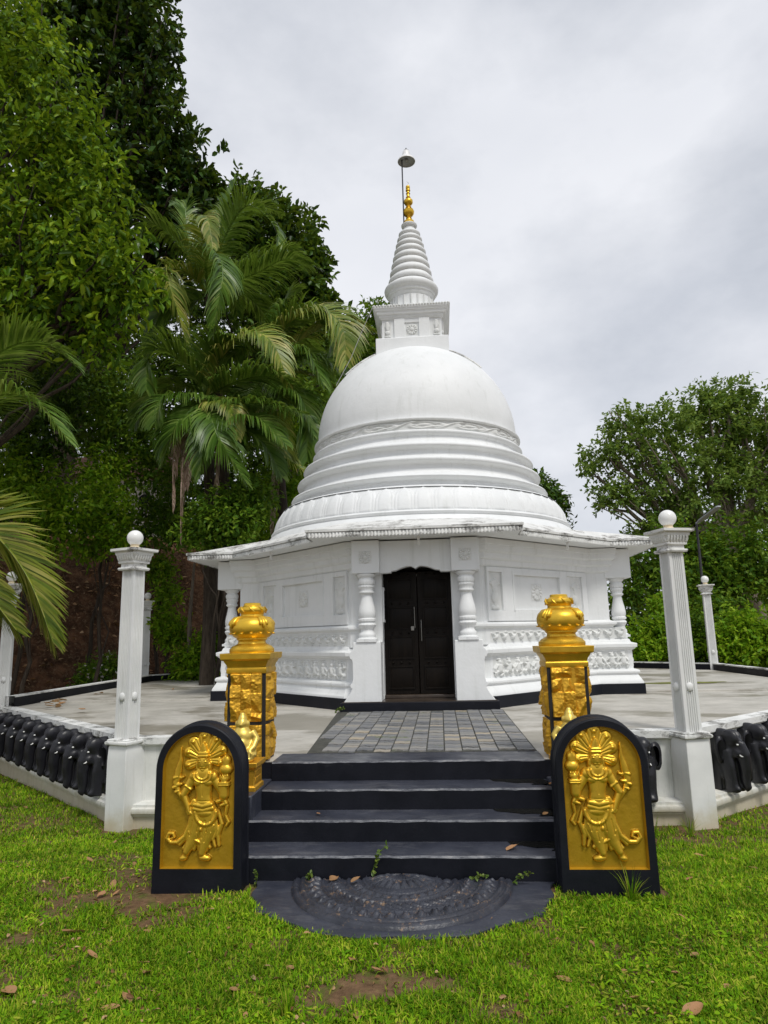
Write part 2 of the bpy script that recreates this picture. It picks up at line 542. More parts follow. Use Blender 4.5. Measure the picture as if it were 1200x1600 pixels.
def vnoise(u, v, seed=0):
    """smooth value noise in numpy"""
    r = np.random.default_rng(seed).random((64, 64))
    iu = np.floor(u).astype(int); iv = np.floor(v).astype(int); fu = u - iu; fv = v - iv
    fu = fu * fu * (3 - 2 * fu); fv = fv * fv * (3 - 2 * fv)
    g = lambda a, b: r[a % 64, b % 64]
    return (g(iu, iv) * (1 - fu) + g(iu + 1, iv) * fu) * (1 - fv) + (g(iu, iv + 1) * (1 - fu) + g(iu + 1, iv + 1) * fu) * fv


def fbm(u, v, seed=0, o=4):
    return sum(vnoise(u * 2 ** k, v * 2 ** k, seed + k) / 2 ** (k + 1) for k in range(o))


# ================================================================== terrain
P = 0.577          # terrace floor level
YC = 12.10         # centre of the stupa
OCT = [(-2.87, 7.0), (2.59, 7.0), (6.55, 10.6), (6.5, 16.2), (2.7, 20.1), (-2.93, 20.1), (-6.7, 16.1), (-6.5, 10.45)]


def sstep(a, b, x):
    t = np.clip((x - a) / (b - a), 0, 1); return t * t * (3 - 2 * t)


def lawn_z(x, y):
    x = np.asarray(x, float); y = np.asarray(y, float)
    ax = np.abs(x)
    drop = (-.245 * sstep(4.25, 6.8, y) - .06 * sstep(7, 10, y)) * sstep(.9, 1.9, ax + .25 * (y - 4.3))
    n = (fbm(x * .8 + 40, y * .8 + 40, 3, 3) - .5) * .07
    near = sstep(.0, .6, np.hypot(x, y - 4.4) - .9)
    return drop + n * near - .012


def hill_h(x, y):
    d = (x + 7.3) * -.62 + (y - 17.2) * .78
    d2 = -(x + 8.6) * .97 + (y - 12) * .10
    return d, 4.4 * sstep(-.2, 3.2, np.maximum(d, d2 - 1.2)) + .18 * np.clip(d, 0, 60)


def ground_z(x, y):
    far = sstep(10.5, 14, y)
    return lawn_z(x, y) * (1 - far) + far * (-.15)


def grid_xy(xs, ys, zf, name, mat):
    X, Y = np.meshgrid(xs, ys); Z = zf(X, Y)
    nx, ny = len(xs), len(ys)
    i = np.arange(ny - 1)[:, None] * nx + np.arange(nx - 1)[None, :]
    F = np.stack([i, i + 1, i + nx + 1, i + nx], -1).reshape(-1, 4)
    return fast_mesh(name, np.stack([X, Y, Z], -1).reshape(-1, 3), F, mat, None, True)


xs = np.concatenate([np.linspace(-900, -40, 16), np.linspace(-36, -9, 14), np.linspace(-8.5, 8.5, 171), np.linspace(9, 36, 14), np.linspace(40, 900, 16)])
ys = np.concatenate([np.linspace(-300, -6, 10), np.linspace(-5, 1.5, 10), np.linspace(1.8, 11, 116), np.linspace(12, 40, 15), np.linspace(50, 1200, 16)])
tag(grid_xy(xs, ys, ground_z, 'lawn_ground', 'lawn_soil'), kind='structure')


def bank_z(x, y):
    d, h = hill_h(x, y)
    return h - .45 + (fbm(x * .9 + 90, y * .9 + 90, 9, 4) - .5) * 1.0 * sstep(-.3, 1.2, h) + (fbm(x * 3.1 + 30, y * 3.1 + 30, 19, 3) - .5) * .35 * sstep(.2, 1.0, h)


tag(grid_xy(np.linspace(-46, 6, 210), np.linspace(9.5, 62, 210), bank_z, 'hillside', 'bank_soil'), kind='structure')

# ================================================================== terrace
floor_poly = [(-2.83, 7.08), (-1.46, 7.08), (-1.46, 5.93), (1.46, 5.93), (1.46, 7.08), (2.54, 7.08), (6.45, 10.66), (6.40, 16.15), (2.66, 20.0), (-2.89, 20.0), (-6.6, 16.05), (-6.40, 10.50)]
mb = MB(); mb.prism(floor_poly, -.3, P)
mb.box(-1.47, -1.07, 5.605, 5.93, -.3, P - .001); mb.box(1.07, 1.47, 5.605, 5.93, -.3, P - .001)
tag(mb.build('terrace_floor', 'terrace_concrete', smooth=0), kind='structure')
mb = MB()
mb.prism([(-6.3, 11.05), (-4.0, 10.98), (4.0, 11.1), (6.35, 11.0), (6.34, 16.1), (2.65, 19.95), (-2.87, 19.95), (-6.52, 16.0)], P - .02, P + .028)
tag(mb.build('raised_floor', 'terrace_concrete', smooth=0, bevel=.006), kind='structure')

# interlocking zigzag pavers between the steps and the porch
mb = MB()
pw, pl_ = .150, .112
rng = random.Random(5)
rows = int((8.99 - 5.94) / pl_)
for r_ in range(rows):
    y0 = 5.945 + r_ * pl_
    half = 1.03
    for c in range(-7, 7):
        x0 = c * pw + (.0 if c % 2 else .0)
        yy = y0 + (.5 * pl_ if c % 2 else 0)
        if yy + pl_ > 9.02 or x0 < -.86 - .18 * (yy - 5.94) / 3.1 or x0 + pw > 1.09: continue
        g = .006; z1 = P + .012 + rng.uniform(-.003, .004); tl = rng.uniform(-.004, .004); z2 = z1 + tl
        zg = .014
        q = [(x0 + g, yy + g), (x0 + pw * .33, yy + g + zg), (x0 + pw * .66, yy + g - zg), (x0 + pw - g, yy + g),
             (x0 + pw - g, yy + pl_ - g), (x0 + pw * .66, yy + pl_ - g - zg), (x0 + pw * .33, yy + pl_ - g + zg), (x0 + g, yy + pl_ - g)]
        n = len(q); o = [(px, py, P + .001) for px, py in q] + [(px, py, z1 if k < n / 2 else z2) for k, (px, py) in enumerate(q)]
        mb.add(o, [tuple(range(n, 2 * n))] + [(k, (k + 1) % n, n + (k + 1) % n, n + k) for k in range(n)])
tag(mb.build('paved_path', 'paver_grey', smooth=0), kind='structure')
mb = MB(); mb.prism([(-.86, 5.937), (1.06, 5.937), (1.06, 9.03), (-1.06, 9.03)], P - .05, P + .004)
tag(mb.build('path_bed', 'paver_bed', smooth=0), kind='structure')

# retaining wall
rw = thing('retaining_wall', 'weathered white terrace wall with ledge and mouldy coping, behind the black elephants', 'wall', (0, 7.0, -.3))
off = Matrix.Translation((0, -7.0, .3))
SB = .0
back = lambda q: [(a + SB, b) for a, b in q]
face = [(.0, -.04), (.0, .50)]
foot = [(.105, -.5), (.105, -.155)]
ledge = [(.105, -.155), (.125, -.15), (.125, -.132), (.148, -.122), (.155, -.098), (.148, -.075), (.125, -.065), (.123, -.042), (.110, -.038), (0, -.026)]
coping = [(.0, .50), (.035, .505), (.05, .52), (.05, P + .006), (-.13, P + .008), (-.13, P - .03)]
paths = ([OCT[7], OCT[0], (-1.5, 7.0)], [(1.5, 7.0), OCT[1], OCT[2]])
for nm, prof, mt in (('wall_face', face, 'weathered_white'), ('wall_foot', foot, 'weathered_white'), ('ledge', ledge, 'weathered_white'), ('coping', coping, 'mouldy_white')):
    mb = MB()
    for pth in paths: mb.sweep(pth, back(prof), mtx=off)
    if nm == 'wall_face':
        for s in (-1, 1): mb.box(s * 1.5 - .02, s * 1.5 + .02, 5.58, 7.15, -.5, P - .004, mtx=off)
    mb.build(nm, mt, rw, smooth=40)

# kerb round the back of the terrace
kb = thing('terrace_kerb', 'low black kerb with whitewashed top round the back of the terrace', 'kerb', (0, 16, .577))
off = Matrix.Translation((0, -16, -.577))
kp = [OCT[2], OCT[3], OCT[4], OCT[5], OCT[6], OCT[7]]
mb = MB(); mb.sweep(kp, [(-.13, P - .01), (-.13, P + .15)], mtx=off); mb.build('kerb_face', 'black_paint', kb, smooth=0)
mb = MB(); mb.sweep(kp, [(-.135, P + .15), (-.135, P + .172), (.02, P + .172), (.02, -.6)], mtx=off)
mb.add([off @ Vector((*OCT[7], P)), off @ Vector((OCT[7][0] + .1, OCT[7][1] - .09, P)), off @ Vector((OCT[7][0] + .1, OCT[7][1] - .09, P + .172)), off @ Vector((*OCT[7], P + .172))], [(0, 1, 2, 3)])
mb.build('kerb_top', 'mouldy_white', kb, smooth=0)

# ================================================================== staircase
st = thing('staircase', 'flight of four black painted steps up to the terrace', 'stairs', (0, 4.65, 0))
fy = [4.65, 4.96, 5.25, 5.56, 5.935]; tz = [0, .155, .293, .434, P + .002]
for k in range(4):
    w = 1.46 if k < 2 else 1.068
    mb = MB()
    x0, x1, y0, y1, z0, z1 = -w, w, fy[k] - 4.65, fy[k + 1] - 4.65 + (.0 if k == 3 else .02), (-.25 if k == 0 else tz[k] - .01), tz[k + 1]
    # slightly worn front edge
    n = 40
    rr = random.Random(k)
    xs_ = [x0 + (x1 - x0) * i / n for i in range(n + 1)]
    ed = [rr.uniform(-.0025, .0025) for _ in xs_]
    vs = []
    for x, e in zip(xs_, ed): vs += [(x, y0, z0), (x, y0 + e, z1 - .012 + e), (x, y0 + .012 + e, z1 + e * .5), (x, y1, z1), (x, y1, z0)]
    fr, tp, lip = [], [], []
    for i in range(n):
        a = i * 5; b = a + 5
        fr += [(a, b, b + 1, a + 1)]; lip += [(a + 1, b + 1, b + 2, a + 2)]; tp += [(a + 2, b + 2, b + 3, a + 3)]; fr += [(a + 3, b + 3, b + 4, a + 4)]
    fr += [(0, 1, 2, 3, 4), tuple(n * 5 + j for j in (4, 3, 2, 1, 0))]
    mb.cur = 0; mb.add(vs, fr); o0 = len(mb.v); mb.cur = 1; mb.add(vs, tp); mb.cur = 2; mb.add(vs, lip)
    mb.build('step', None, st, smooth=0, mats=['black_paint', 'skylit_worn_black', 'worn_edge'])
for s in (-1, 1):
    mb = MB(); a, b = sorted((s * 1.07, s * 1.50)); mb.box(a, b, 4.975 - 4.65, 5.572 - 4.65, .285, .452)
    mb.build('cheek_wall', 'skylit_worn_black', st, bevel=.008)
    mb = MB(); mb.box(min(s * 1.464, s * 1.5), max(s * 1.464, s * 1.5), 4.66 - 4.65, 4.97 - 4.65, -.25, .30); mb.build('cheek_wall', 'black_paint', st, bevel=.006)
mb = MB(); mb.box(-1.5, 1.5, 5.5725 - 4.65, 5.60 - 4.65, -.2, P - .006); mb.build('landing_front', 'black_paint', st)
# thin sheets of rain water left on the treads
for k, (w, xr) in enumerate(((.36, 1.0), (.42, .99), (.40, .98))):
    mb = MB(); yy = fy[k + 1] - .004; n = 22
    up = [(xr + .06 - w - .06 * math.sin(i * 1.3) * (i / n) + (w + .06) * i / n, yy - (.045 + .22 * (i / n) ** .8 * (.8 + .15 * math.sin(i * .9))) * (1 if i else 0)) for i in range(n + 1)]
    pts = [(p[0], max(p[1], fy[k] + .03)) for p in up] + [(xr + .06, yy)]
    mb.add([(x, y, tz[k + 1] + .0035) for x, y in pts], [tuple(range(len(pts)))])
    tag(mb.build('rain_puddle', 'rain_water', smooth=0), kind='stuff')

# concrete apron and carved moonstone
mb = MB(); n = 64
ang = [PI + PI * k / n for k in range(n + 1)]
ap = [((.96 + .03 * math.sin(a * 7) + .02 * math.sin(a * 17)) * math.cos(a), 4.655 + (.825 + .022 * math.sin(a * 9) + .012 * math.sin(a * 21)) * math.sin(a)) for a in ang]
mb.prism(ap, -.2, .008)
tag(mb.build('apron_slab', 'skylit_worn_black', smooth=0, bevel=.006), kind='structure')

ms = thing('moonstone', 'dark half-round moonstone carved in rings at the foot of the steps', 'moonstone', (0, 4.62, .008))
def ring_relief(r, a):
    """height of the carving over (radius, angle)"""
    h = np.full_like(r, .022)
    def tor(c, w, hh): return np.where(np.abs(r - c) < w, hh * np.sqrt(np.clip(1 - ((r - c) / w) ** 2, 0, 1)), 0)
    h = h + tor(.665, .018, .012) + tor(.625, .020, .018) + tor(.495, .012, .010) + tor(.335, .014, .012) + tor(.235, .016, .014)
    # parade of animals
    m_ = (r > .512) & (r < .598); s = a * .555 / .085; f = s - np.floor(s)
    hb = np.exp(-(((f - .45) / .26) ** 2 + ((r - .55) / .022) ** 2)) + .8 * np.exp(-(((f - .80) / .09) ** 2 + ((r - .568) / .016) ** 2)) + .7 * np.exp(-(((f - .3) / .06) ** 2 + ((r - .525) / .018) ** 2)) + .7 * np.exp(-(((f - .62) / .06) ** 2 + ((r - .525) / .018) ** 2))
    h = h + np.where(m_, .024 * np.clip(hb, 0, 1.1), 0)
    # leaf scroll
    m_ = (r > .355) & (r < .48)
    sc = np.sin(a * 24 + 9 * np.sin((r - .355) * 25)) * np.sin((r - .355) / .125 * PI)
    h = h + np.where(m_, .018 * np.clip(np.abs(sc) * 1.6 - .3, 0, 1), 0)
    m_ = (r > .252) & (r < .32); h = h + np.where(m_, .016 * np.abs(np.sin(a * 16)) ** .6 * np.sin((r - .252) / .068 * PI), 0)
    # lotus
    pt = np.abs(np.sin(a * 10)) ** .5
    h = h + np.where(r < .225, .018 + .022 * pt * sstep(.225, .12, r) * sstep(.08, .13, r) + .020 * sstep(.12, .09, r), 0)
    return .018 + (h - .022) * .95 + (fbm(r * 60, a * 24, 4, 3) - .5) * .007
def f_(u, v):
    a = PI + u * PI; r = .690 * (1 - v) + .004
    h = ring_relief(r, a); h = np.where(v < .004, -.05, h)
    return np.stack([r * np.cos(a), r * np.sin(a) * 1.03, h], -1)
patch('carved_disc', f_, 420, 120, 'moonstone_paint', ms)

# ================================================================== guardstones
def guardian_relief():
    W, H = .476, .835
    R = Relief(W, H, 220, 390)
    k = W / 395.0; kv = H / 775.0
    p = lambda x, y: ((x - 297) * k + W / 2, (905 - y) * kv)
    c = lambda pts, r, b, ri: R.cap([p(*q) for q in pts], [x * k for x in r] if hasattr(r, '__len__') else r * k, b, ri)
    e = lambda x, y, rx, ry, b, ri, rot=0: R.ell(p(x, y), rx * k, ry * kv, b, ri, rot)
    # cobra hoods
    for tx, ty, r in ((322, 165, 36), (262, 196, 31), (238, 254, 30), (240, 325, 28), (388, 186, 31), (420, 244, 28), (408, 312, 24)):
        c([(325, 295), (tx, ty)], [14, r], .008, .016)
        ux, uy = tx - 325, ty - 295; L = math.hypot(ux, uy); ux /= L; uy /= L
        e(tx + ux * 4, ty + uy * 4, 12, 12, .022, .014)
    R.blur(1)
    for tx, ty in ((322, 158), (262, 190), (240, 250), (236, 325), (385, 180), (420, 235), (410, 300)):
        for s in (-.13, .13):
            ux, uy = tx - 325, ty - 295
            R.groove([p(325 + ux * .35 - uy * s * .4, 295 + uy * .35 + ux * s * .4), p(tx - uy * s * .9, ty + ux * s * .9)], 3.2 * k, .006)
    # flowering stalk held in the hand
    c([(245, 605), (222, 545), (188, 490), (168, 430), (180, 360), (192, 300), (194, 225)], [7, 8, 12, 18, 20, 12, 4], .008, .018)
    for x, y, r in ((170, 400, 16), (192, 440, 17), (165, 455, 15), (205, 400, 13), (178, 480, 14)): c([(x - r * .6, y), (x + r * .5, y - 6)], [r * .7, r * .45], .014, .016)
    # legs, skirt
    c([(300, 590), (285, 680), (262, 760), (238, 815)], [52, 46, 30, 20], .014, .030)
    c([(345, 590), (352, 680), (335, 760), (322, 820)], [54, 48, 32, 20], .014, .032)
    c([(322, 585), (318, 690), (305, 735)], [66, 62, 40], .012, .018)
    # hem flares and feet
    for x, y in ((200, 775), (222, 795), (250, 805), (278, 800), (305, 805), (345, 805), (362, 790)): c([(x * .5 + 150, y - 60), (x, y)], [12, 11], .010, .018)
    e(222, 848, 24, 18, .012, .026, .3); e(337, 848, 34, 19, .012, .028, -.1)
    c([(240, 815), (226, 842)], [16, 16], .012, .022); c([(322, 815), (330, 842)], [17, 17], .012, .022)
    # sash tails
    c([(262, 600), (252, 665), (228, 728), (188, 762), (150, 762), (130, 738), (140, 712), (163, 712), (170, 732), (152, 742)], [14, 15, 15, 13, 12, 12, 11, 9, 7, 6], .010, .022)
    c([(420, 515), (452, 560), (445, 610), (462, 650), (450, 672)], [10, 10, 8, 10, 7], .010, .018)
    c([(405, 590), (425, 660), (405, 720), (412, 780)], [10, 12, 13, 9], .010, .018); c([(388, 600), (402, 690), (380, 745), (392, 785)], [8, 10, 10, 8], .010, .018)
    c([(300, 540), (272, 528), (262, 550), (285, 570)], [11, 12, 11, 9], .016, .020); c([(400, 535), (436, 522), (448, 545), (420, 556)], [11, 12, 11, 9], .016, .020)
    # torso
    c([(322, 375), (322, 430), (325, 495), (326, 545)], [48, 50, 40, 44], .018, .036)
    c([(272, 392), (322, 384), (372, 394)], [30, 36, 30], .018, .034)
    e(300, 425, 28, 24, .030, .028); e(348, 425, 28, 24, .030, .028)
    # arm holding the stalk
    c([(268, 395), (240, 450), (216, 495)], [26, 24, 19], .016, .030); c([(216, 495), (236, 548), (248, 590)], [19, 16, 13], .016, .028)
    for dx in range(4): c([(238 + dx * 7, 590 + dx), (246 + dx * 6, 606 - dx)], [5, 4.5], .022, .020)
    c([(228, 440), (258, 462)], [8, 8], .032, .018)
    # arm raised with the pot
    c([(372, 395), (412, 455), (432, 500)], [26, 24, 21], .014, .028); c([(434, 500), (436, 450), (438, 405)], [25, 23, 19], .020, .032)
    c([(414, 428), (462, 428)], [6, 6], .045, .012); c([(414, 440), (462, 440)], [6, 6], .045, .012)
    for dx in range(4): c([(416 + dx * 14, 405), (418 + dx * 13, 385)], [7, 6], .034, .014)
    e(444, 352, 35, 33, .022, .036); c([(444, 322), (444, 300), (444, 276)], [22, 25, 7], .020, .026)
    # neck, head, crown
    c([(322, 368), (322, 345)], [24, 22], .026, .026)
    e(322, 312, 35, 48, .026, .038)
    c([(298, 272), (346, 272)], [9, 9], .042, .022); c([(300, 256), (344, 256)], [10, 10], .036, .024)
    c([(322, 245), (322, 222), (322, 200)], [23, 17, 7], .030, .024)
    for x in (288, 357): c([(x, 318), (x, 345)], [9, 10], .022, .022)
    c([(321, 300), (321, 326)], [4.5, 7.5], .056, .010)
    for x in (306, 338): e(x, 303, 9, 5, .056, .008); c([(x - 12, 291), (x + 12, 290)], [3.5, 3.5], .054, .009)
    c([(311, 338), (333, 338)], [4, 4], .053, .008); e(322, 352, 12, 8, .044, .012)
    # necklaces, belt, sash loop, skirt hem
    for r_, w in ((1.0, 7), (1.55, 6)):
        c([(322 + 34 * r_ * math.cos(a), 372 + 33 * r_ * math.sin(a)) for a in [PI * t_ / 10 for t_ in range(0, 11)]], w, .044, .016)
    c([(282, 548), (326, 558), (372, 546)], [12, 13, 12], .044, .014); c([(280, 572), (328, 582), (378, 568)], [11, 12, 11], .042, .012)
    e(336, 598, 40, 22, .036, .018)
    lo = [(285 + 57 * (1 - math.cos(PI * t_ / 14)), 590 + 72 * math.sin(PI * t_ / 14)) for t_ in range(15)]
    c(lo, 9, .038, .016)
    for q in lo: e(q[0], q[1] + 9, 5, 5, .036, .016)
    c([(252, 700), (262, 735), (298, 752), (330, 772), (362, 735), (386, 665)], [6, 7, 8, 8, 7, 6], .026, .016)
    e(316, 688, 7, 12, .038, .012)
    R.blur(1)
    for pts in ([(305, 640), (296, 700), (300, 745)], [(340, 640), (346, 700), (338, 755)], [(326, 650), (322, 735)], [(270, 640), (258, 720)], [(370, 640), (372, 700)]): R.groove([p(*q) for q in pts], 3 * k, .005)
    for pts in ([(300, 528), (352, 528)], [(324, 400), (324, 500)]): R.groove([p(*q) for q in pts], 3 * k, .003)
    R.h = R.h * .82
    R.h = R.h + np.where(R.h > .004, 0, (fbm(R.u * 30, R.v * 30, 8, 3) - .5) * .0022)
    return R


def arch(xw, zb, zt, n=28):
    r = xw; sp = zt - r
    pts = [(-xw, zb + (sp - zb) * i / 6) for i in range(6)]
    pts += [(-r * math.cos(PI * i / n), sp + r * math.sin(PI * i / n)) for i in range(n + 1)]
    pts += [(xw, sp - (sp - zb) * i / 6) for i in range(1, 7)]
    return pts


GR = guardian_relief()
def guardstone(x, sgn, label):
    g = thing('guardstone', label, 'guardstone', (x, 4.50, 0))
    inn = arch(.238, .125, .955); outr = arch(.285 if sgn < 0 else .283, -.12, 1.005)
    # the outer outline flares a little towards the foot
    outr = [(px * (1 + .035 * max(0, (.6 - pz))), pz) for px, pz in outr]
    n = len(inn); D = .135; rec = .030
    mb = MB(); vs = []
    for (a, b) in outr: vs.append((a, .0, b))
    for (a, b) in inn: vs.append((a, .0, b))
    for (a, b) in outr: vs.append((a, D, b))
    fs = [(k, (k + 1) % n, n + (k + 1) % n, n + k) for k in range(n)]
    fs += [((k + 1) % n, k, 2 * n + k, 2 * n + (k + 1) % n) for k in range(n)]
    fs += [tuple(range(2 * n, 3 * n))]
    mb.add(vs, fs); mb.build('slab', 'black_paint', g, smooth=50, bevel=.010)
    # gold lining of the recess
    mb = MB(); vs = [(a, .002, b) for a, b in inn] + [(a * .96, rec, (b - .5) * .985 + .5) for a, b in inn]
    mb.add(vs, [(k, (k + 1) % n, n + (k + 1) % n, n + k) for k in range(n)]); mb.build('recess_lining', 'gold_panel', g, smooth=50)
    m_ = GR.h > .0035
    du = (-sgn * -1, 0, 0) if sgn < 0 else (-1, 0, 0)
    ox = -.238 if sgn < 0 else .238
    du = (1, 0, 0) if sgn < 0 else (-1, 0, 0)
    # inside of the arch only
    cx = np.abs(GR.u - .238); top = .955 - .125
    inside = (GR.v < top - .238) | (np.hypot(cx, GR.v - (top - .238)) < .238)
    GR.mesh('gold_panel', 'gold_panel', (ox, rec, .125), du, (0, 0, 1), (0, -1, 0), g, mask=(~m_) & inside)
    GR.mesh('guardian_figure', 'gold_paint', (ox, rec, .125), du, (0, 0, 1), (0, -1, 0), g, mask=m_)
    return g
guardstone(-1.29, -1, 'gold guardian on an arched black slab, pot raised towards the steps, left of the steps')
guardstone(1.265, 1, 'gold guardian on an arched black slab with tall grass at its foot')

# ================================================================== gold pillars
def rough_stone(W, H, seed):
    R = Relief(W, H, 60, 90); r = np.random.default_rng(seed)
    x = 0; cols = 3; u, v = R.u, R.v; h = np.zeros_like(u)
    for c in range(cols):
        x0, x1 = W * c / cols, W * (c + 1) / cols; v0 = 0.0
        while v0 < H:
            hh = r.choice([.075, .10, .15, .19]); v1 = min(H, v0 + hh)
            if H - v1 < .05: v1 = H
            m_ = (u >= x0) & (u <= x1) & (v >= v0) & (v <= v1)
            a, b = (u - (x0 + x1) / 2) / (x1 - x0), (v - (v0 + v1) / 2) / (v1 - v0)
            # two or three random cleft facets
            pl = np.full_like(u, 9.0)
            for _ in range(4):
                t = r.normal(0, 1, 2); pl = np.minimum(pl, .036 + r.uniform(-.008, .006) + .034 * (t[0] * a + t[1] * b))
            h = np.where(m_, pl, h); v0 = v1
    R.h = np.clip(h + (fbm(u * 60, v * 60, seed, 3) - .5) * .012, .004, .06)
    ed = np.minimum(np.minimum(u, W - u), np.minimum(v, H - v)); R.h = np.where(ed < .001, 0, R.h)
    return R


def gold_pillar(x, label, sd):
    g = thing('gate_pillar', label, 'pillar', (x, 5.725, P))
    b = .155
    mb = MB(); mb.box(-b, b, -b, b, 0, .70); mb.build('core', 'dark_core', g)
    for fi, (o, du, dn) in enumerate((((-.13, -b, 0), (1, 0, 0), (0, -1, 0)), ((b, -.13, 0), (0, 1, 0), (1, 0, 0)), ((-b, .13, 0), (0, -1, 0), (-1, 0, 0)), ((.13, b, 0), (-1, 0, 0), (0, 1, 0)))):
        for z0, z1 in ((.012, .285), (.310, .690)):
            R = rough_stone(.26, z1 - z0, sd * 10 + fi * 2 + int(z0 * 10))
            R.mesh('stone_cladding', 'gold_stone', (o[0], o[1], z0), du, (0, 0, 1), dn, g)
    sq = [(-b, -b), (b, -b), (b, b), (-b, b)]
    mb = MB(); mb.sweep(sq, [(0.008, .69), (.012, .70), (.012, .725), (.005, .735), (.012, .76), (.028, .785), (.030, .795), (.045, .797), (.046, .803), (.052, .805), (.056, .852), (-.15, .853)], closed=True)
    mb.build('cornice', 'gold_paint', g, smooth=30, bevel=.003)
    pot = MB(); prof = [(.182, .853), (.187, .862), (.185, .885), (.172, .896), (.165, .905), (.140, .918), (.120, .928), (.113, .945), (.118, .957), (.128, .962), (.128, .972), (.150, .985), (.178, 1.01), (.189, 1.04), (.189, 1.075), (.180, 1.105), (.155, 1.132), (.120, 1.148), (.098, 1.156), (.094, 1.170), (.100, 1.182), (.112, 1.195), (.114, 1.212), (.106, 1.228), (.082, 1.238), (.072, 1.246), (.070, 1.262), (.060, 1.267)]
    pot.lathe(prof, 56)
    po = pot.build('pot', 'gold_paint', g, smooth=40)
    lf = MB()
    for k in range(4):
        a = PI / 4 + k * PI / 2
        for j in (-1, 0, 1):
            aa = a + j * .13
            lf.tube([((r + .006) * math.cos(aa), (r + .006) * math.sin(aa), z) for r, z in ((.10, 1.150), (.150, 1.137), (.180, 1.106), (.190, 1.075 + .01 * abs(j)), (.192, 1.055 + .022 * abs(j)))], [.008, .014, .017, .016, .007], 8)
    for k in range(8):
        a = k * PI / 4 + .2
        lf.tube([(.105 * math.cos(a - .2), .105 * math.sin(a - .2), 1.235), (.116 * math.cos(a), .116 * math.sin(a), 1.21), (.112 * math.cos(a + .22), .112 * math.sin(a + .22), 1.186)], [.005, .011, .006], 6)
    for k in range(14):
        a = k * PI / 7
        lf.ball((.182 * math.cos(a), .182 * math.sin(a), 1.012), (.016, .016, .007), 8, 6)
    lf.build('leaf_relief', 'gold_paint', po, smooth=60)
    return g
gold_pillar(-1.285, 'gold stone-clad pillar topped with a pot, left of the top step', 3)
gold_pillar(1.285, 'gold stone-clad pillar topped with a pot, right of the top step', 7)

# squat gold figures seated on plinths in front of the pillars
mb = MB()
mb.ball((0, 0, .10), (.095, .085, .10)); mb.ball((0, -.005, .17), (.082, .07, .075)); mb.ball((0, -.045, .12), (.06, .05, .055))
mb.ball((0, -.005, .262), (.042, .044, .048)); mb.ball((0, .0, .305), (.032, .032, .022)); mb.ball((0, 0, .328), (.020, .020, .020)); mb.tube([(0, 0, .2), (0, -.003, .25)], [.034, .03])
mb.ball((0, -.046, .258), (.012, .012, .012), 8, 6)
for s in (-1, 1):
    mb.tube([(s * .07, 0, .205), (s * .112, -.01, .15), (s * .10, -.055, .10)], [.034, .030, .022]); mb.tube([(s * .10, -.055, .10), (s * .075, -.085, .075)], [.022, .018])
    mb.tube([(s * .05, -.02, .055), (s * .098, -.075, .06)], [.05, .040]); mb.tube([(s * .098, -.075, .06), (s * .085, -.09, .02), (s * .06, -.115, .012)], [.036, .026, .02])
    mb.ball((s * .046, .0, .262), (.012, .016, .026), 8, 6)
    for q in range(4): mb.tube([(s * (.070 - q * .012), -.085, .078), (s * (.060 - q * .012), -.100, .070)], [.008, .006], 6)
ganaM = remeshed(mb, .0075, 3, 'figure'); ganaM.materials.append(M['pale_gold'])
for s, lab in ((-1, 'small seated gold figure on a plinth half hidden by the left guardstone'), (1, 'small seated gold figure mostly hidden behind the right guardstone')):
    g = thing('seated_statue', lab, 'statue', (s * 1.215, 5.23, .452))
    o = link('figure', ganaM, g); o.location.z = .200
    mb = MB(); sq = [(-.135, -.12), (.135, -.12), (.135, .12), (-.135, .12)]
    mb.sweep(sq, [(0, .001), (0, .03), (-.012, .035), (-.012, .15), (0, .155), (.012, .17), (.012, .2), (-.12, .203)], closed=True)
    for zz in (.055, .10):
        mb.box(-.085, .085, -.114, -.106, zz, zz + .035); mb.box(.116, .127, -.08, .08, zz, zz + .035); mb.box(-.127, -.116, -.08, .08, zz, zz + .035)
    mb.build('plinth', 'gold_stone', g, smooth=30, bevel=.003)

# ================================================================== white terrace posts
def flute_sq(w, nfl, dep):
    """square section with grooves along every face"""
    pts = []
    for f in range(4):
        ca, sa = math.cos(f * PI / 2), math.sin(f * PI / 2)
        loc = [(-w, 0)]
        m0 = -w * .66; step = 2 * w * .66 / nfl
        for k in range(nfl):
            a = m0 + k * step
            loc += [(a + step * .08, 0), (a + step * .22, dep), (a + step * .78, dep), (a + step * .92, 0)]
        for x, d in loc:
            X, Y = x, -w + d
            pts.append((X * ca - Y * sa, X * sa + Y * ca))
    return pts


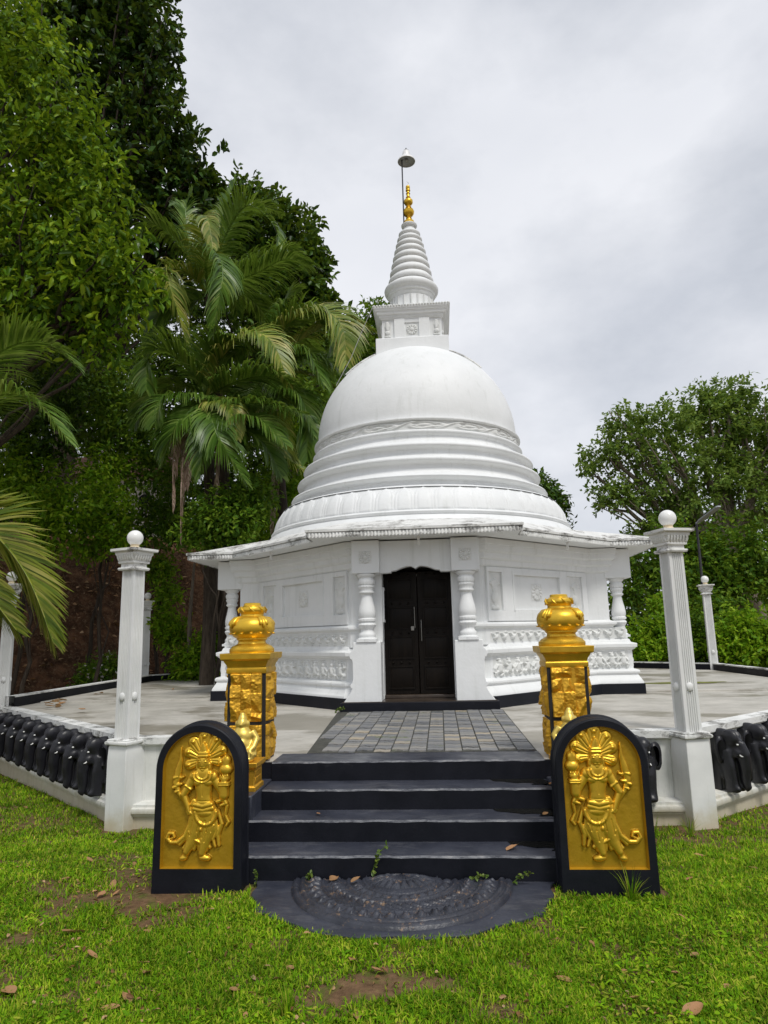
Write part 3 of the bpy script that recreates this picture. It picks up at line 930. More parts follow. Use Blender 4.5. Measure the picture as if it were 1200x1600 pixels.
def make_post(label, loc, rz):
    g = thing('lamp_post', label, 'post', loc, rz, 'white lamp posts round the terrace')
    b = .114
    sq = [(-b, -b), (b, -b), (b, b), (-b, b)]
    mb = MB(); mb.sweep(sq, [(.012, -1.1), (.012, -.2), (.006, .0 - .07), (0, -.05)], closed=True)
    mb.build('pedestal', 'post_white', g, smooth=20, bevel=.006)
    mb = MB(); mb.sweep(sq, [(0, -.05), (.014, -.048), (.03, -.038), (.034, -.025), (.030, -.012), (.018, -.008), (.018, .004), (.006, .012), (-.06, .014)], closed=True)
    mb.build('pedestal_cap', 'mouldy_white', g, smooth=40)
    pr = flute_sq(.084, 5, .011)
    n = len(pr); mb = MB()
    lv = [(0.010, 1.0), (.10, 1.0), (1.60, .94), (1.735, .93)]
    vs = [(x * s, y * s, z) for z, s in lv for x, y in pr]
    mb.add(vs, [(i * n + k, i * n + (k + 1) % n, (i + 1) * n + (k + 1) % n, (i + 1) * n + k) for i in range(len(lv) - 1) for k in range(n)])
    mb.build('shaft', 'post_white', g, smooth=0)
    for f in range(4):
        a = f * PI / 2; c = .085 * .98
        mb = MB(); mb.ball((math.sin(a) * c, -math.cos(a) * c, .42), (.036 if f % 2 == 0 else .020, .020 if f % 2 == 0 else .036, .042), 20, 12)
        mb.build('boss', 'post_white', g, smooth=60)
    b = .080; sq = [(-b, -b), (b, -b), (b, b), (-b, b)]
    mb = MB(); mb.sweep(sq, [(0, 1.70), (.028, 1.705), (.034, 1.72), (.030, 1.732), (.010, 1.738), (.010, 1.772), (.028, 1.776), (.032, 1.79), (.028, 1.802), (.030, 1.806), (.034, 1.83), (.048, 1.862), (.054, 1.868), (.056, 1.882), (.055, 1.896), (.084, 1.899), (.090, 1.906), (.090, 1.93), (-.075, 1.935)], closed=True)
    for f in range(4):
        R4 = Matrix.Rotation(f * PI / 2, 4, 'Z')
        for k in range(7):
            x = (k - 3) * .033; mb.tube([(x, -b - .032, 1.806), (x, -b - .044, 1.835), (x, -b - .052, 1.866)], [.010, .014, .011], 6, mtx=R4)
    mb.build('capital', 'mouldy_white', g, smooth=35)
    mb = MB(); mb.lathe([(.055, 1.93), (.055, 1.95), (.044, 1.962), (.046, 1.985)], 24); mb.build('lamp_neck', 'neck_ivory', g, smooth=40)
    mb = MB(); mb.ball((0, 0, 2.052), .084, 32, 20); mb.build('globe', 'globe_white', g, smooth=80)
    return g
post = make_post('white post with globe lamp left of the steps, by the left elephant row', (-2.90, 6.93, P), math.radians(-21))
dup(post, (2.61, 6.90, P), math.radians(17), 'tall white post with globe lamp right of the steps, beside the right elephants')
dup(post, (-6.62, 10.55, P), math.radians(-67), 'white post at the left picture edge, its top behind a palm frond')
dup(post, (-6.82, 16.25, P), math.radians(24), 'distant white post seen just right of the near left post')
dup(post, (6.42, 16.2, P), math.radians(-12), 'distant white post with globe lamp before the green bush at right')

# ================================================================== elephants along the terrace wall
mb = MB()
mb.ball((0, -.03, .40), (.125, .17, .155)); mb.ball((-.05, -.12, .47), (.075, .085, .08)); mb.ball((.05, -.12, .47), (.075, .085, .08)); mb.ball((0, -.14, .40), (.085, .09, .10))
mb.tube([(0, -.17, .42), (0, -.215, .33), (0, -.225, .22), (0, -.215, .12), (0, -.225, .05), (0, -.245, .03)], [.075, .068, .056, .046, .040, .034], 14)
for s in (-1, 1):
    mb.tube([(s * .085, -.05, .36), (s * .09, -.09, .22), (s * .088, -.105, .10), (s * .088, -.11, .0)], [.085, .070, .060, .064], 14)
    mb.ball((s * .088, -.13, .03), (.060, .065, .035), 14, 8)
    mb.ball((s * .075, -.17, .345), (.035, .045, .040), 10, 8)
mb.box(-.12, .12, -.02, .05, 0, .5)
elM = remeshed(mb, .012, 4, 'body'); elM.materials.append(M['satin_black'])
earb = {}
for s in (-1, 1):
    mb = MB()
    vs = []; n = 20
    for lay, (d, sc_) in enumerate(((0, .72), (.008, 1.0), (.020, 1.0), (.028, .80))):
        for k in range(n):
            a = 2 * PI * k / n
            x = .062 * math.cos(a) * (1 + .15 * math.sin(a)); z = .120 * math.sin(a) - .035 * abs(math.cos(a)) * (math.sin(a) < 0)
            vs.append((s * (.155 + (x + .02) * sc_), -.075 + d + .4 * x, .375 + z * sc_))
    fs = [(i * n + k, i * n + (k + 1) % n, (i + 1) * n + (k + 1) % n, (i + 1) * n + k) for i in range(3) for k in range(n)]
    fs += [tuple(range(n)), tuple(range(3 * n, 4 * n))]
    mb.add(vs, fs)
    me = bpy.data.meshes.new('ear'); me.from_pydata(mb.v, [], mb.f); me.materials.append(M['satin_black']); me.polygons.foreach_set('use_smooth', [True] * len(me.polygons)); earb[s] = me
mb = MB(); mb.tube([(0, 0, 0), (.004, -.028, -.018), (.006, -.052, -.020)], [.012, .010, .003], 8)
tk = bpy.data.meshes.new('tusk'); tk.from_pydata(mb.v, [], mb.f); tk.materials.append(M['globe_white']); tk.polygons.foreach_set('use_smooth', [True] * len(tk.polygons))
mb = MB(); mb.ball((0, 0, 0), (.012, .006, .008), 10, 8)
ey = bpy.data.meshes.new('eye'); ey.from_pydata(mb.v, [], mb.f); ey.materials.append(M['globe_white']); ey.polygons.foreach_set('use_smooth', [True] * len(ey.polygons))


def elephant(label, loc, rz, wide=.60):
    g = thing('elephant_carving', label, 'elephant', loc, rz, 'black elephants carved along the terrace wall')
    g.scale = (wide, 1.06, 1.06)
    link('body', elM, g)
    for s in (-1, 1):
        link('ear', earb[s], g)
        o = link('tusk', tk, g); o.location = (s * .080, -.205, .335); o.scale = (.62, .62, .62)
        o = link('eye', ey, g); o.location = (s * .084, -.198, .425); o.rotation_euler.z = s * .9
    return g
dL = Vector((OCT[7][0] - OCT[0][0], OCT[7][1] - OCT[0][1])); dL.normalize(); nL = Vector((-dL.y, dL.x)) * 1
nL = Vector((-dL.y, dL.x));
if nL.y > 0: nL = -nL
words = ['nearest to the left post', 'second from the left post', 'third from the left post', 'fourth from the left post', 'fifth from the left post', 'sixth from the left post', 'seventh from the left post', 'eighth from the left post', 'farthest from the left post']
for k in range(9):
    d = .56 + k * .485
    p_ = Vector(OCT[0]) + dL * d + nL * .05
    elephant('black elephant on the left wall ledge, ' + words[k], (p_.x, p_.y, -.034), math.atan2(nL.x, -nL.y))
dR = Vector((OCT[2][0] - OCT[1][0], OCT[2][1] - OCT[1][1])); dR.normalize(); nR = Vector((dR.y, -dR.x))
for k, w_ in enumerate(('nearest to the tall right post', 'second from the tall right post', 'third from the tall right post')):
    p_ = Vector(OCT[1]) + dR * (.56 + k * .57) + nR * .05
    elephant('black elephant on the right wall ledge, ' + w_, (p_.x, p_.y, -.034), math.atan2(nR.x, -nR.y))
elephant('black elephant peeping out from behind the right guardstone', (2.10, 6.96, -.030), 0, 1.04)


# ================================================================== the stupa
T = thing('stupa', 'white domed temple with ringed spire, gold pinnacle and dark double door', 'temple', (0, YC, P))
OFF = Matrix.Translation((0, 0, -P))       # below: x, y' = y - YC, world z
def tb(mb, name, mat, parent=T, **kw): return mb.build(name, mat, parent, **kw)
def MBo(): return MB()
class TM(MB):
    """mesh in temple coordinates with world heights"""
    def add(s, vs, fs, mtx=None):
        MB.add(s, vs, fs, OFF @ mtx if mtx is not None else OFF)

low = [(.5, -2.72), (.93, -2.72), (2.65, -1.0), (3.2, -1.0), (3.2, 1.0), (2.65, 1.0), (.95, 2.7), (-.95, 2.7), (-2.65, 1.0), (-3.2, 1.0), (-3.2, -1.0), (-2.65, -1.0), (-.93, -2.72), (-.5, -2.72)]
upp = [(.6, -2.75), (.90, -2.75), (2.65, -1.0), (2.98, -1.0), (2.98, 1.0), (2.65, 1.0), (.95, 2.7), (-.95, 2.7), (-2.65, 1.0), (-2.98, 1.0), (-2.98, -1.0), (-2.65, -1.0), (-.90, -2.75), (-.6, -2.75)]
mb = TM(); mb.sweep(low, [(.19, P - .02), (.19, P + .155), (.05, P + .157)]); tb(mb, 'base_band', 'black_paint', bevel=.006, smooth=0)
mb = TM()
mb.sweep(low, [(.175, P + .15), (.172, .76), (.150, .80), (.118, .855), (.112, .868), (.128, .874), (.140, .892), (.140, .914), (.128, .932), (.112, .938), (.085, .945), (.065, .95),
               (.065, 1.232), (.085, 1.24), (.108, 1.262), (.112, 1.272), (.130, 1.276), (.134, 1.325), (.128, 1.332), (.060, 1.352), (.048, 1.385), (.04, 1.40), (-.25, 1.402)])
tb(mb, 'lower_wall', 'white_paint', smooth=30, bevel=.003)
mb = TM()
mb.sweep(upp, [(.04, 1.39), (.04, 1.60), (.05, 1.606), (.075, 1.625), (.085, 1.632), (.085, 1.662), (.075, 1.668), (.020, 1.69), (0, 1.70), (0, 2.44), (.02, 2.445), (.045, 2.47), (.045, 2.535), (.06, 2.54), (.085, 2.565), (.085, 2.63), (.10, 2.635), (.13, 2.66), (.13, 2.735), (.15, 2.74), (.15, 2.82)])
tb(mb, 'upper_wall', 'white_paint', smooth=30, bevel=.003)


# carved friezes
def figure_frieze(L, H, kind, seed, density=1.0):
    nu = max(40, int(L * 190)); R = Relief(L, H, nu, 64); r = random.Random(seed)
    n = max(1, int(round(L / (H * (.82 if kind == 'dwarf' else 1.15))))); w = L / n
    for i in range(n):
        c = (i + .5) * w; s = H
        j = lambda a=.04: r.uniform(-a, a) * s
        if kind == 'dwarf':
            R.ell((c + j(), .74 * s), .13 * s, .14 * s, .006, .022)
            R.cap([(c - .09 * s, .90 * s), (c + .09 * s, .90 * s)], .06 * s, .004, .014)
            R.cap([(c + j(), .56 * s), (c + j(), .36 * s)], [.17 * s, .20 * s], .004, .024)
            for sd in (-1, 1):
                up = r.random() < .5
                el = (c + sd * .30 * s + j(), (.62 if up else .42) * s); ha = (c + sd * (.30 + r.uniform(-.1, .05)) * s, (.86 if up else .25) * s)
                R.cap([(c + sd * .16 * s, .58 * s), el, ha], [.07 * s, .06 * s, .05 * s], .004, .018)
                kn = (c + sd * r.uniform(.2, .34) * s, .20 * s)
                R.cap([(c + sd * .10 * s, .28 * s), kn, (c + sd * r.uniform(.08, .26) * s, .06 * s)], [.09 * s, .075 * s, .055 * s], .004, .018)
        elif kind == 'goose':
            d = -1 if seed % 2 else 1
            R.ell((c, .42 * s), .30 * s, .20 * s, .004, .020, .35 * d)
            R.cap([(c + d * .20 * s, .48 * s), (c + d * .30 * s, .68 * s), (c + d * .20 * s, .82 * s), (c + d * .34 * s, .80 * s)], [.09 * s, .07 * s, .07 * s, .035 * s], .004, .016)
            R.cap([(c - d * .16 * s, .5 * s), (c - d * .42 * s, .72 * s)], [.12 * s, .04 * s], .004, .016)
            R.cap([(c, .3 * s), (c + .03 * s, .08 * s), (c + d * .14 * s, .07 * s)], .035 * s, .004, .012)
        else:
            for q in range(5):
                a = q * 2 * PI / 5 + i * .6; R.cap([(c, .5 * s), (c + .26 * s * math.cos(a), .5 * s + .26 * s * math.sin(a))], [.04 * s, .12 * s], .004, .016)
            R.cap([(c - w / 2, .2 * s), (c, .12 * s), (c + w / 2, .2 * s)], .05 * s, .003, .012); R.cap([(c - w / 2, .85 * s), (c, .9 * s), (c + w / 2, .85 * s)], .05 * s, .003, .012)
    R.blur(1); R.h = R.h * 1.9
    return R


def wall_patch(R, name, a, b, z, off_, mat='carved_white', parent=T):
    a = np.array(a); b = np.array(b); d = b - a; L = np.hypot(*d); d = d / L; n = np.array((d[1], -d[0]))
    o = a + n * off_
    return R.mesh(name, mat, (o[0], o[1], z - P), (d[0], d[1], 0), (0, 0, 1), (n[0], n[1], 0), parent)


def along(a, b, t0, t1):
    a = np.array(a, float); b = np.array(b, float); d = (b - a) / np.hypot(*(b - a)); return a + d * t0, a + d * t1

sides = [((.93, -2.72), (2.65, -1.0)), ((-2.65, -1.0), (-.93, -2.72)), ((2.65, -1.0), (3.2, -1.0)), ((-3.2, -1.0), (-2.65, -1.0)), ((3.2, -1.0), (3.2, 1.0)), ((-3.2, 1.0), (-3.2, -1.0))]
for i, (a, b) in enumerate(sides):
    L = math.dist(a, b)
    p0, p1 = along(a, b, .02 if i != 1 else .0, L)
    R = figure_frieze(math.dist(p0, p1), .255, 'dwarf', 20 + i); wall_patch(R, 'dwarf_frieze', p0, p1, .964, .066)
    if i < 4:
        R = figure_frieze(math.dist(p0, p1), .165, 'goose', 40 + i); wall_patch(R, 'goose_frieze', p0, p1, 1.418, .041)
# lion edge bumps where the frieze meets the porch
# recessed panels, medallions and vase niches on the two diagonal walls in view, and on the flank walls
def medallion(r, seed=0):
    R = Relief(2 * r, 2 * r, 46, 46); c = (r, r)
    d = np.hypot(R.u - r, R.v - r)
    R.h = np.where(d < r * .98, .012 * np.sqrt(np.clip(1 - (d / (r * .98)) ** 4, 0, 1)), 0)
    for k in range(12):
        a = k * PI / 6; R.cap([(r + .45 * r * math.cos(a), r + .45 * r * math.sin(a)), (r + .78 * r * math.cos(a), r + .78 * r * math.sin(a))], [.06 * r, .17 * r], .008, .014)
    R.ell(c, .36 * r, .36 * r, .010, .020); return R


for s in (-1, 1):
    A, B = ((.90, -2.75), (2.65, -1.0)) if s > 0 else ((-2.65, -1.0), (-.90, -2.75))
    L = math.dist(A, B)
    tt = lambda t0, t1: along(A, B, t0, t1) if s > 0 else along(A, B, L - t1, L - t0)
    # t runs from the front porch outwards
    p0, p1 = tt(.62, 1.78); W = math.dist(p0, p1)
    d = (np.array(p1) - p0) / W; n = np.array((d[1], -d[0]))
    mb = TM()
    def slab(t0, t1, z0, z1, th, mb=mb):
        q0, q1 = tt(t0, t1); a_ = np.array(q0) + n * -.01; b_ = np.array(q1) + n * -.01; c_ = np.array(q1) + n * th; e_ = np.array(q0) + n * th
        mb.add([(a_[0], a_[1], z0), (b_[0], b_[1], z0), (c_[0], c_[1], z0), (e_[0], e_[1], z0), (a_[0], a_[1], z1), (b_[0], b_[1], z1), (c_[0], c_[1], z1), (e_[0], e_[1], z1)],
               [(3, 2, 1, 0), (4, 5, 6, 7), (0, 1, 5, 4), (1, 2, 6, 5), (2, 3, 7, 6), (3, 0, 4, 7)])
    slab(.42, .62, 1.70, 2.442, .036); slab(1.74, 1.92, 1.70, 2.442, .036); slab(.62, 1.74, 1.70, 1.86, .036); slab(.62, 1.74, 2.36, 2.442, .036)
    slab(.60, .64, 1.84, 2.40, .045); slab(1.72, 1.76, 1.84, 2.40, .045); slab(.64, 1.72, 2.345, 2.395, .0455)
    slab(.06, .42, 1.70, 1.84, .036); slab(.06, .42, 2.375, 2.442, .036); slab(.06, .10, 1.84, 2.375, .036); slab(.38, .42, 1.84, 2.375, .0362)
    slab(1.92, 2.0, 1.70, 1.84, .036); slab(1.92, 2.0, 2.375, 2.442, .036); slab(2.32, 2.44, 1.70, 2.442, .036); slab(2.0, 2.32, 1.70, 1.80, .036); slab(2.0, 2.32, 2.375, 2.442, .036)
    tb(mb, 'wall_panel', 'white_paint', smooth=0, bevel=.003)
    tc = 1.18
    q0, q1 = tt(tc - .125, tc + .125); R = medallion(.125); wall_patch(R, 'medallion', q0, q1, 1.985, .003)
    for t0 in (.105, 2.03):
        R = Relief(.27, .50, 60, 110)
        c = .135
        R.ell((c, .17), .075, .085, .006, .024); R.cap([(c, .25), (c, .29)], [.045, .055], .006, .018); R.cap([(c - .05, .03), (c + .05, .03)], .03, .004, .018); R.cap([(c, .05), (c, .1)], .03, .004, .018)
        for q in range(-3, 4): R.cap([(c + q * .01, .30), (c + q * .024, .36), (c + q * .033, .42 - abs(q) * .018)], [.012, .016, .022], .004, .016)
        R.blur(1)
        q0, q1 = tt(t0, t0 + .27); wall_patch(R, 'vase_relief', q0, q1, 1.85, .002)

# columns: turned shafts with lotus bands
def column_mesh():
    H = .905; pr = [(.135, 0), (.137, .04), (.128, .048), (.110, .06), (.116, .085), (.110, .11), (.094, .125), (.084, .15), (.086, .17), (.112, .20), (.121, .225), (.112, .245), (.096, .255),
                    (.098, .265), (.118, .275), (.120, .30), (.106, .312), (.108, .325), (.118, .345), (.117, .40), (.106, .46), (.088, .53), (.075, .59), (.070, .625), (.085, .635), (.105, .65), (.105, .665), (.088, .675), (.090, .70), (.108, .73), (.104, .75), (.094, .757), (.108, .765), (.116, .80), (.110, .825), (.094, .84), (.094, .855), (.110, .862), (.128, .885), (.130, .905)]
    def mod(a, z):
        if .16 < z < .25 or .27 < z < .31 or .68 < z < .755 or .76 < z < .83: return 1 + .035 * abs(math.sin(a * 8)) - .02
        return 1
    mb = MB(); mb.lathe(pr, 64, mod=mod)
    mb.box(-.132, .132, -.132, .132, -.0, .035)
    me = bpy.data.meshes.new('column'); me.from_pydata(mb.v, [], mb.f); me.materials.append(M['white_paint']); me.polygons.foreach_set('use_smooth', [True] * len(me.polygons)); me.set_sharp_from_angle(angle=math.radians(40))
    return me
cm = column_mesh()
for x, y, z in ((-.67, -2.915, 1.462), (.67, -2.915, 1.462), (3.16, -.86, 1.43), (-3.16, -.86, 1.43), (3.16, .86, 1.43), (-3.16, .86, 1.43)):
    o = link('column', cm, T); o.location = (x, y, z - P)
    if abs(x) > 1: o.scale = (.92, .92, 1.02)

# front porch
mb = TM(); mb.box(-1.03, 1.03, -3.075, -2.3, P - .02, .690); tb(mb, 'porch_step', 'black_paint', bevel=.008)
mb = TM(); mb.box(-1.0, 1.0, -3.045, -2.4, .6902, .698); tb(mb, 'porch_floor', 'porch_tile')
mb = TM(); mb.box(-.475, .475, -2.62, -2.4, .698, .742); tb(mb, 'threshold', 'porch_tile', bevel=.008)
for s in (-1, 1):
    # flared pedestal with a scalloped outer outline
    outl = [(.485, .691), (.985, .691), (.955, .735), (.915, .785), (.885, .835), (.872, .865), (.890, .875), (.902, .90), (.890, .925), (.872, .935), (.860, .99), (.862, 1.20), (.872, 1.235), (.895, 1.25), (.905, 1.28), (.905, 1.31), (.89, 1.335), (.862, 1.36), (.852, 1.40), (.852, 1.462), (.485, 1.462)]
    poly = [(s * a, b) for a, b in outl]
    mb = TM(); mb.prism(poly if s > 0 else poly[::-1], -3.03, -2.70, 'y'); tb(mb, 'porch_pedestal', 'white_paint', smooth=0, bevel=.008)
    mb = TM(); a, b = sorted((s * .475, s * .875)); mb.box(a, b, -2.76, -2.35, 1.455, 2.80); mb.box(a, b, -2.702, -2.35, .6985, 1.46)
    tb(mb, 'door_jamb', 'white_paint', bevel=.005)
    mb = TM(); a, b = sorted((s * .482, s * .858)); mb.box(a, b, -3.03, -2.74, 2.372, 2.815)
    bl = tb(mb, 'capital_block', 'white_paint', bevel=.006)
    R = medallion(.085); R.mesh('lotus_medallion', 'carved_white', (s * .67 - .085, -3.032, 2.50 - P), (1, 0, 0), (0, 0, 1), (0, -1, 0), bl)
    for yy in (-1, 1):
        mb = TM(); a, b = sorted((s * 2.95, s * 3.36)); c, d = sorted((yy * .62, yy * 1.022)); mb.box(a, b, c, d, 2.355, 2.815); tb(mb, 'capital_block', 'white_paint', bevel=.006)
        mb = TM(); a, b = sorted((s * 2.96, s * 3.225)); c, d = sorted((yy * .66, yy * 1.03)); mb.box(a, b, c, d, 1.398, 1.44); tb(mb, 'column_base', 'white_paint', bevel=.005)
    mb = TM(); a, b = sorted((s * 3.06, s * 3.30)); mb.box(a, b, -.63, .63, 2.40, 2.81); tb(mb, 'side_lintel', 'white_paint')
# cusped lintel
pts = [(-.482, 2.375), (-.40, 2.375), (-.335, 2.378), (-.325, 2.40), (-.285, 2.404)]
for k in range(9): a = k / 8; pts.append((-.27 + .20 * a, 2.405 + .055 * math.sin(a * PI / 2)))
for k in range(1, 6): a = k / 5; pts.append((-.07 + .07 * a, 2.460 - .035 * a ** 1.6))
pts = pts + [(-x, z) for x, z in pts[-2::-1]]
poly = pts + [(.482, 2.812), (-.482, 2.812)]
mb = TM(); mb.prism(poly, -2.93, -2.78, 'y'); tb(mb, 'lintel', 'white_paint', smooth=0, bevel=.004)
mb = TM(); mb.box(-.475, .475, -2.78, -2.35, 2.44, 2.80); tb(mb, 'lintel_soffit', 'dark_wood')
# small white framed shutter on the left jamb
mb = TM()
for z0, z1, y0, y1 in ((1.72, 1.76, -2.70, -2.46), (2.16, 2.20, -2.70, -2.46), (1.76, 2.16, -2.70, -2.66), (1.76, 2.16, -2.50, -2.46)): mb.box(-.476, -.452, y0, y1, z0, z1)
wf = tb(mb, 'side_window', 'white_paint', bevel=.003)
mb = TM(); mb.box(-.474, -.462, -2.66, -2.50, 1.76, 2.16); tb(mb, 'pane', 'glass_dark', wf)

# double door: rails with studs, raised fielded panels
for s in (-1, 1):
    mb = TM(); a, b = sorted((s * .004, s * .474)); mb.box(a, b, -2.50, -2.44, .744, 2.42)
    dr = tb(mb, 'door', 'dark_wood', bevel=.004)
    rails = [.744 + k * .405 for k in range(5)]
    for k in range(4):
        z0 = rails[k] + .085; z1 = z0 + .27
        mb = TM(); cx0, cx1 = sorted((s * .09, s * .40))
        mb.box(cx0 - .022, cx1 + .022, -2.514, -2.499, z0 - .022, z0); mb.box(cx0 - .022, cx1 + .022, -2.514, -2.499, z1, z1 + .022); mb.box(cx0 - .022, cx0, -2.514, -2.499, z0, z1); mb.box(cx1, cx1 + .022, -2.514, -2.499, z0, z1)
        mb.add([(cx0, -2.502, z0), (cx1, -2.502, z0), (cx1, -2.502, z1), (cx0, -2.502, z1), (cx0 + .05, -2.516, z0 + .05), (cx1 - .05, -2.516, z0 + .05), (cx1 - .05, -2.516, z1 - .05), (cx0 + .05, -2.516, z1 - .05)], [(4, 5, 6, 7), (0, 1, 5, 4), (1, 2, 6, 5), (2, 3, 7, 6), (3, 0, 4, 7)])
        tb(mb, 'door_panel', 'dark_wood', dr, bevel=.003)
        mb = TM()
        for q in range(3):
            x = s * (.13 + q * .115); mb.ball((x, -2.506, z1 + .068), (.018, .014, .018), 10, 6)
        tb(mb, 'stud', 'dark_wood', dr)
    mb = TM()
    hz = 1.60 if s > 0 else 1.78
    mb.tube([(s * .045, -2.515, hz - .15), (s * .045, -2.535, hz - .14), (s * .045, -2.535, hz + .14), (s * .045, -2.515, hz + .15)], .006, 8)
    tb(mb, 'door_handle', 'steel', dr)
mb = TM(); mb.box(-.10, -.055, -2.522, -2.499, 1.60, 1.66); tb(mb, 'door_lock', 'steel', bevel=.004)

# roof: eaves follow the plan, top slopes up to the dome
half = [(1.39, -3.36), (1.39, -2.96), (2.98, -1.37), (3.74, -1.37), (3.74, 1.37), (2.98, 1.37), (1.39, 2.96), (1.39, 3.36)]
out = half + [(-x, y) for x, y in half[::-1]]
ZE0, ZE1 = 2.82, 2.92
dense = []
for i in range(len(out)):
    a = Vector(out[i]); b = Vector(out[(i + 1) % len(out)]); L = (b - a).length; n = max(2, int(L / .011))
    nn = (b - a).normalized(); nn = Vector((nn.y, -nn.x))
    for k in range(n):
        q = a.lerp(b, k / n); s_ = abs(math.sin(PI * k * L / n / .046)); dense.append((q, nn, s_))
vs = []; fs = []
for q, nn, s_ in dense:
    for zz, o in ((ZE0 + .026 - .026 * s_, .0 + .024 * s_), (ZE1 - .035, .004 + .024 * s_), (ZE1 - .022, .002)): p_ = q + nn * o; vs.append((p_.x, p_.y, zz))
n = len(dense)
for k in range(n):
    j = (k + 1) % n
    for t in range(2): fs.append((k * 3 + t, j * 3 + t, j * 3 + t + 1, k * 3 + t + 1))
mb = TM(); mb.add(vs, fs); ev = tb(mb, 'eave_tiles', 'mouldy_white', smooth=60)
mb = TM(); mb.sweep(out, [(.018, ZE1 - .024), (.032, ZE1 - .02), (.034, ZE1 + .012), (.012, ZE1 + .022), (-.05, ZE1 + .024)], closed=True); tb(mb, 'eave_edge', 'mouldy_white', smooth=40)
mb = TM(); mb.prism(out, ZE0 + .012, ZE0 + .03); tb(mb, 'soffit', 'white_paint', smooth=0)
# sloping top
ring = []
N = 288
def hit(a):
    d = Vector((math.cos(a), math.sin(a))); best = 0
    for i in range(len(out)):
        p, q = Vector(out[i]), Vector(out[(i + 1) % len(out)]); e = q - p
        den = d.x * e.y - d.y * e.x
        if abs(den) < 1e-9: continue
        t_ = (p.x * e.y - p.y * e.x) / den; u_ = (p.x * d.y - p.y * d.x) / den
        if t_ > 0 and -1e-6 <= u_ <= 1 + 1e-6: best = max(best, t_)
    return d * best
vs = []; fs = []
for k in range(N):
    a = 2 * PI * k / N; p = hit(a); vs += [(p.x * .992, p.y * .992, ZE1 + .020), (2.5 * math.cos(a), 2.5 * math.sin(a), 3.20)]
for k in range(N): j = (k + 1) % N; fs.append((2 * k, 2 * j, 2 * j + 1, 2 * k + 1))
mb = TM(); mb.add(vs, fs); tb(mb, 'roof_slab', 'tile_roof_top', smooth=30)

# lotus petal ring, stepped rings, frieze, dome
NP = 56
def petals(u, v):
    a = u * 2 * PI; z = 3.30 + .37 * v
    r = 2.575 - .04 * v ** .8 * 4.2 + .05 * np.sin(v * PI) ** .8
    f = (u * NP) % 1 - .5
    w = .47 * np.clip(1 - np.clip((v - .35) / .62, 0, 1) ** 3, .0, 1) ** .6
    edge = np.abs(f) / np.maximum(w, .02)
    rel = np.where(edge < 1, .012 + .007 * np.sqrt(np.clip(1 - edge ** 2, 0, 1)) - .009 * np.exp(-((edge - .74) / .09) ** 2), 0)
    rel = rel * sstep(0, .06, v)
    return np.stack([(r + rel) * np.cos(a), (r + rel) * np.sin(a), z - P], -1)
patch('lotus_petal_ring', petals, 56 * 20 + 1, 26, 'white_paint', T)
mb = TM()
mb.lathe([(2.70, 3.10), (2.66, 3.19), (2.60, 3.23), (2.625, 3.245), (2.635, 3.27), (2.615, 3.295), (2.56, 3.30)], 128, cap=False); tb(mb, 'ring_moulding', 'white_paint', smooth=40)
mb = TM()
pr = [(2.44, 3.668), (2.41, 3.69), (2.36, 3.70), (2.32, 3.71), (2.22, 3.735), (2.175, 3.76), (2.165, 3.80), (2.17, 3.815), (2.235, 3.83), (2.275, 3.85), (2.285, 3.872), (2.27, 3.895), (2.22, 3.91),
      (2.14, 3.94), (2.095, 3.985), (2.08, 4.04), (2.08, 4.085), (2.09, 4.10), (2.14, 4.115), (2.172, 4.137), (2.178, 4.16), (2.165, 4.185), (2.12, 4.20),
      (2.04, 4.225), (1.985, 4.265), (1.97, 4.31), (1.97, 4.345), (1.98, 4.36), (2.03, 4.375), (2.062, 4.395), (2.068, 4.415), (2.055, 4.44), (2.01, 4.455),
      (1.94, 4.48), (1.87, 4.52), (1.845, 4.57), (1.845, 4.61), (1.87, 4.63), (1.895, 4.655), (1.898, 4.68), (1.88, 4.70), (1.845, 4.712), (1.825, 4.715)]
mb.lathe(pr, 160, cap=False); tb(mb, 'stepped_rings', 'white_paint', smooth=50)
NF = 15
def scroll(u, v):
    a = u * 2 * PI; z = 4.715 + .15 * v; r = 1.822 + np.zeros_like(u)
    s = (u * NF) % 1; x = (s - .5) * .72; y = (v - .5) * .15 * 5
    d = np.hypot(x * 1.0, y); th = np.arctan2(y, x)
    rel = .020 * np.exp(-((d - .24 - .03 * np.cos(3 * th)) / .055) ** 2) + .022 * np.exp(-(d / .10) ** 2)
    wv = np.sin(u * NF * 2 * PI) * .26
    rel += .018 * np.exp(-((y - wv * np.clip(1 - .0 * d, 0, 1)) / .07) ** 2) * (d > .27)
    rel += .010 * np.exp(-(((d - .16) / .03) ** 2)) * (np.sin(4 * th) > 0)
    r = r + rel
    return np.stack([r * np.cos(a), r * np.sin(a), z - P], -1)
patch('scroll_frieze', scroll, 1081, 26, 'carved_white', T)
mb = TM()
mb.lathe([(1.824, 4.862), (1.85, 4.868), (1.872, 4.885), (1.87, 4.905), (1.84, 4.918), (1.79, 4.93)], 160, cap=False); tb(mb, 'frieze_moulding', 'white_paint', smooth=50)
mb = TM()
prof = [(1.795, 4.92)] + [(1.80 * math.cos(p), 5.0 + 1.745 * math.sin(p)) for p in [PI / 2 * k / 40 for k in range(1, 40)]] + [(.01, 6.745)]
mb.lathe(prof, 160, cap=False); dm = tb(mb, 'dome', 'white_paint', smooth=60)
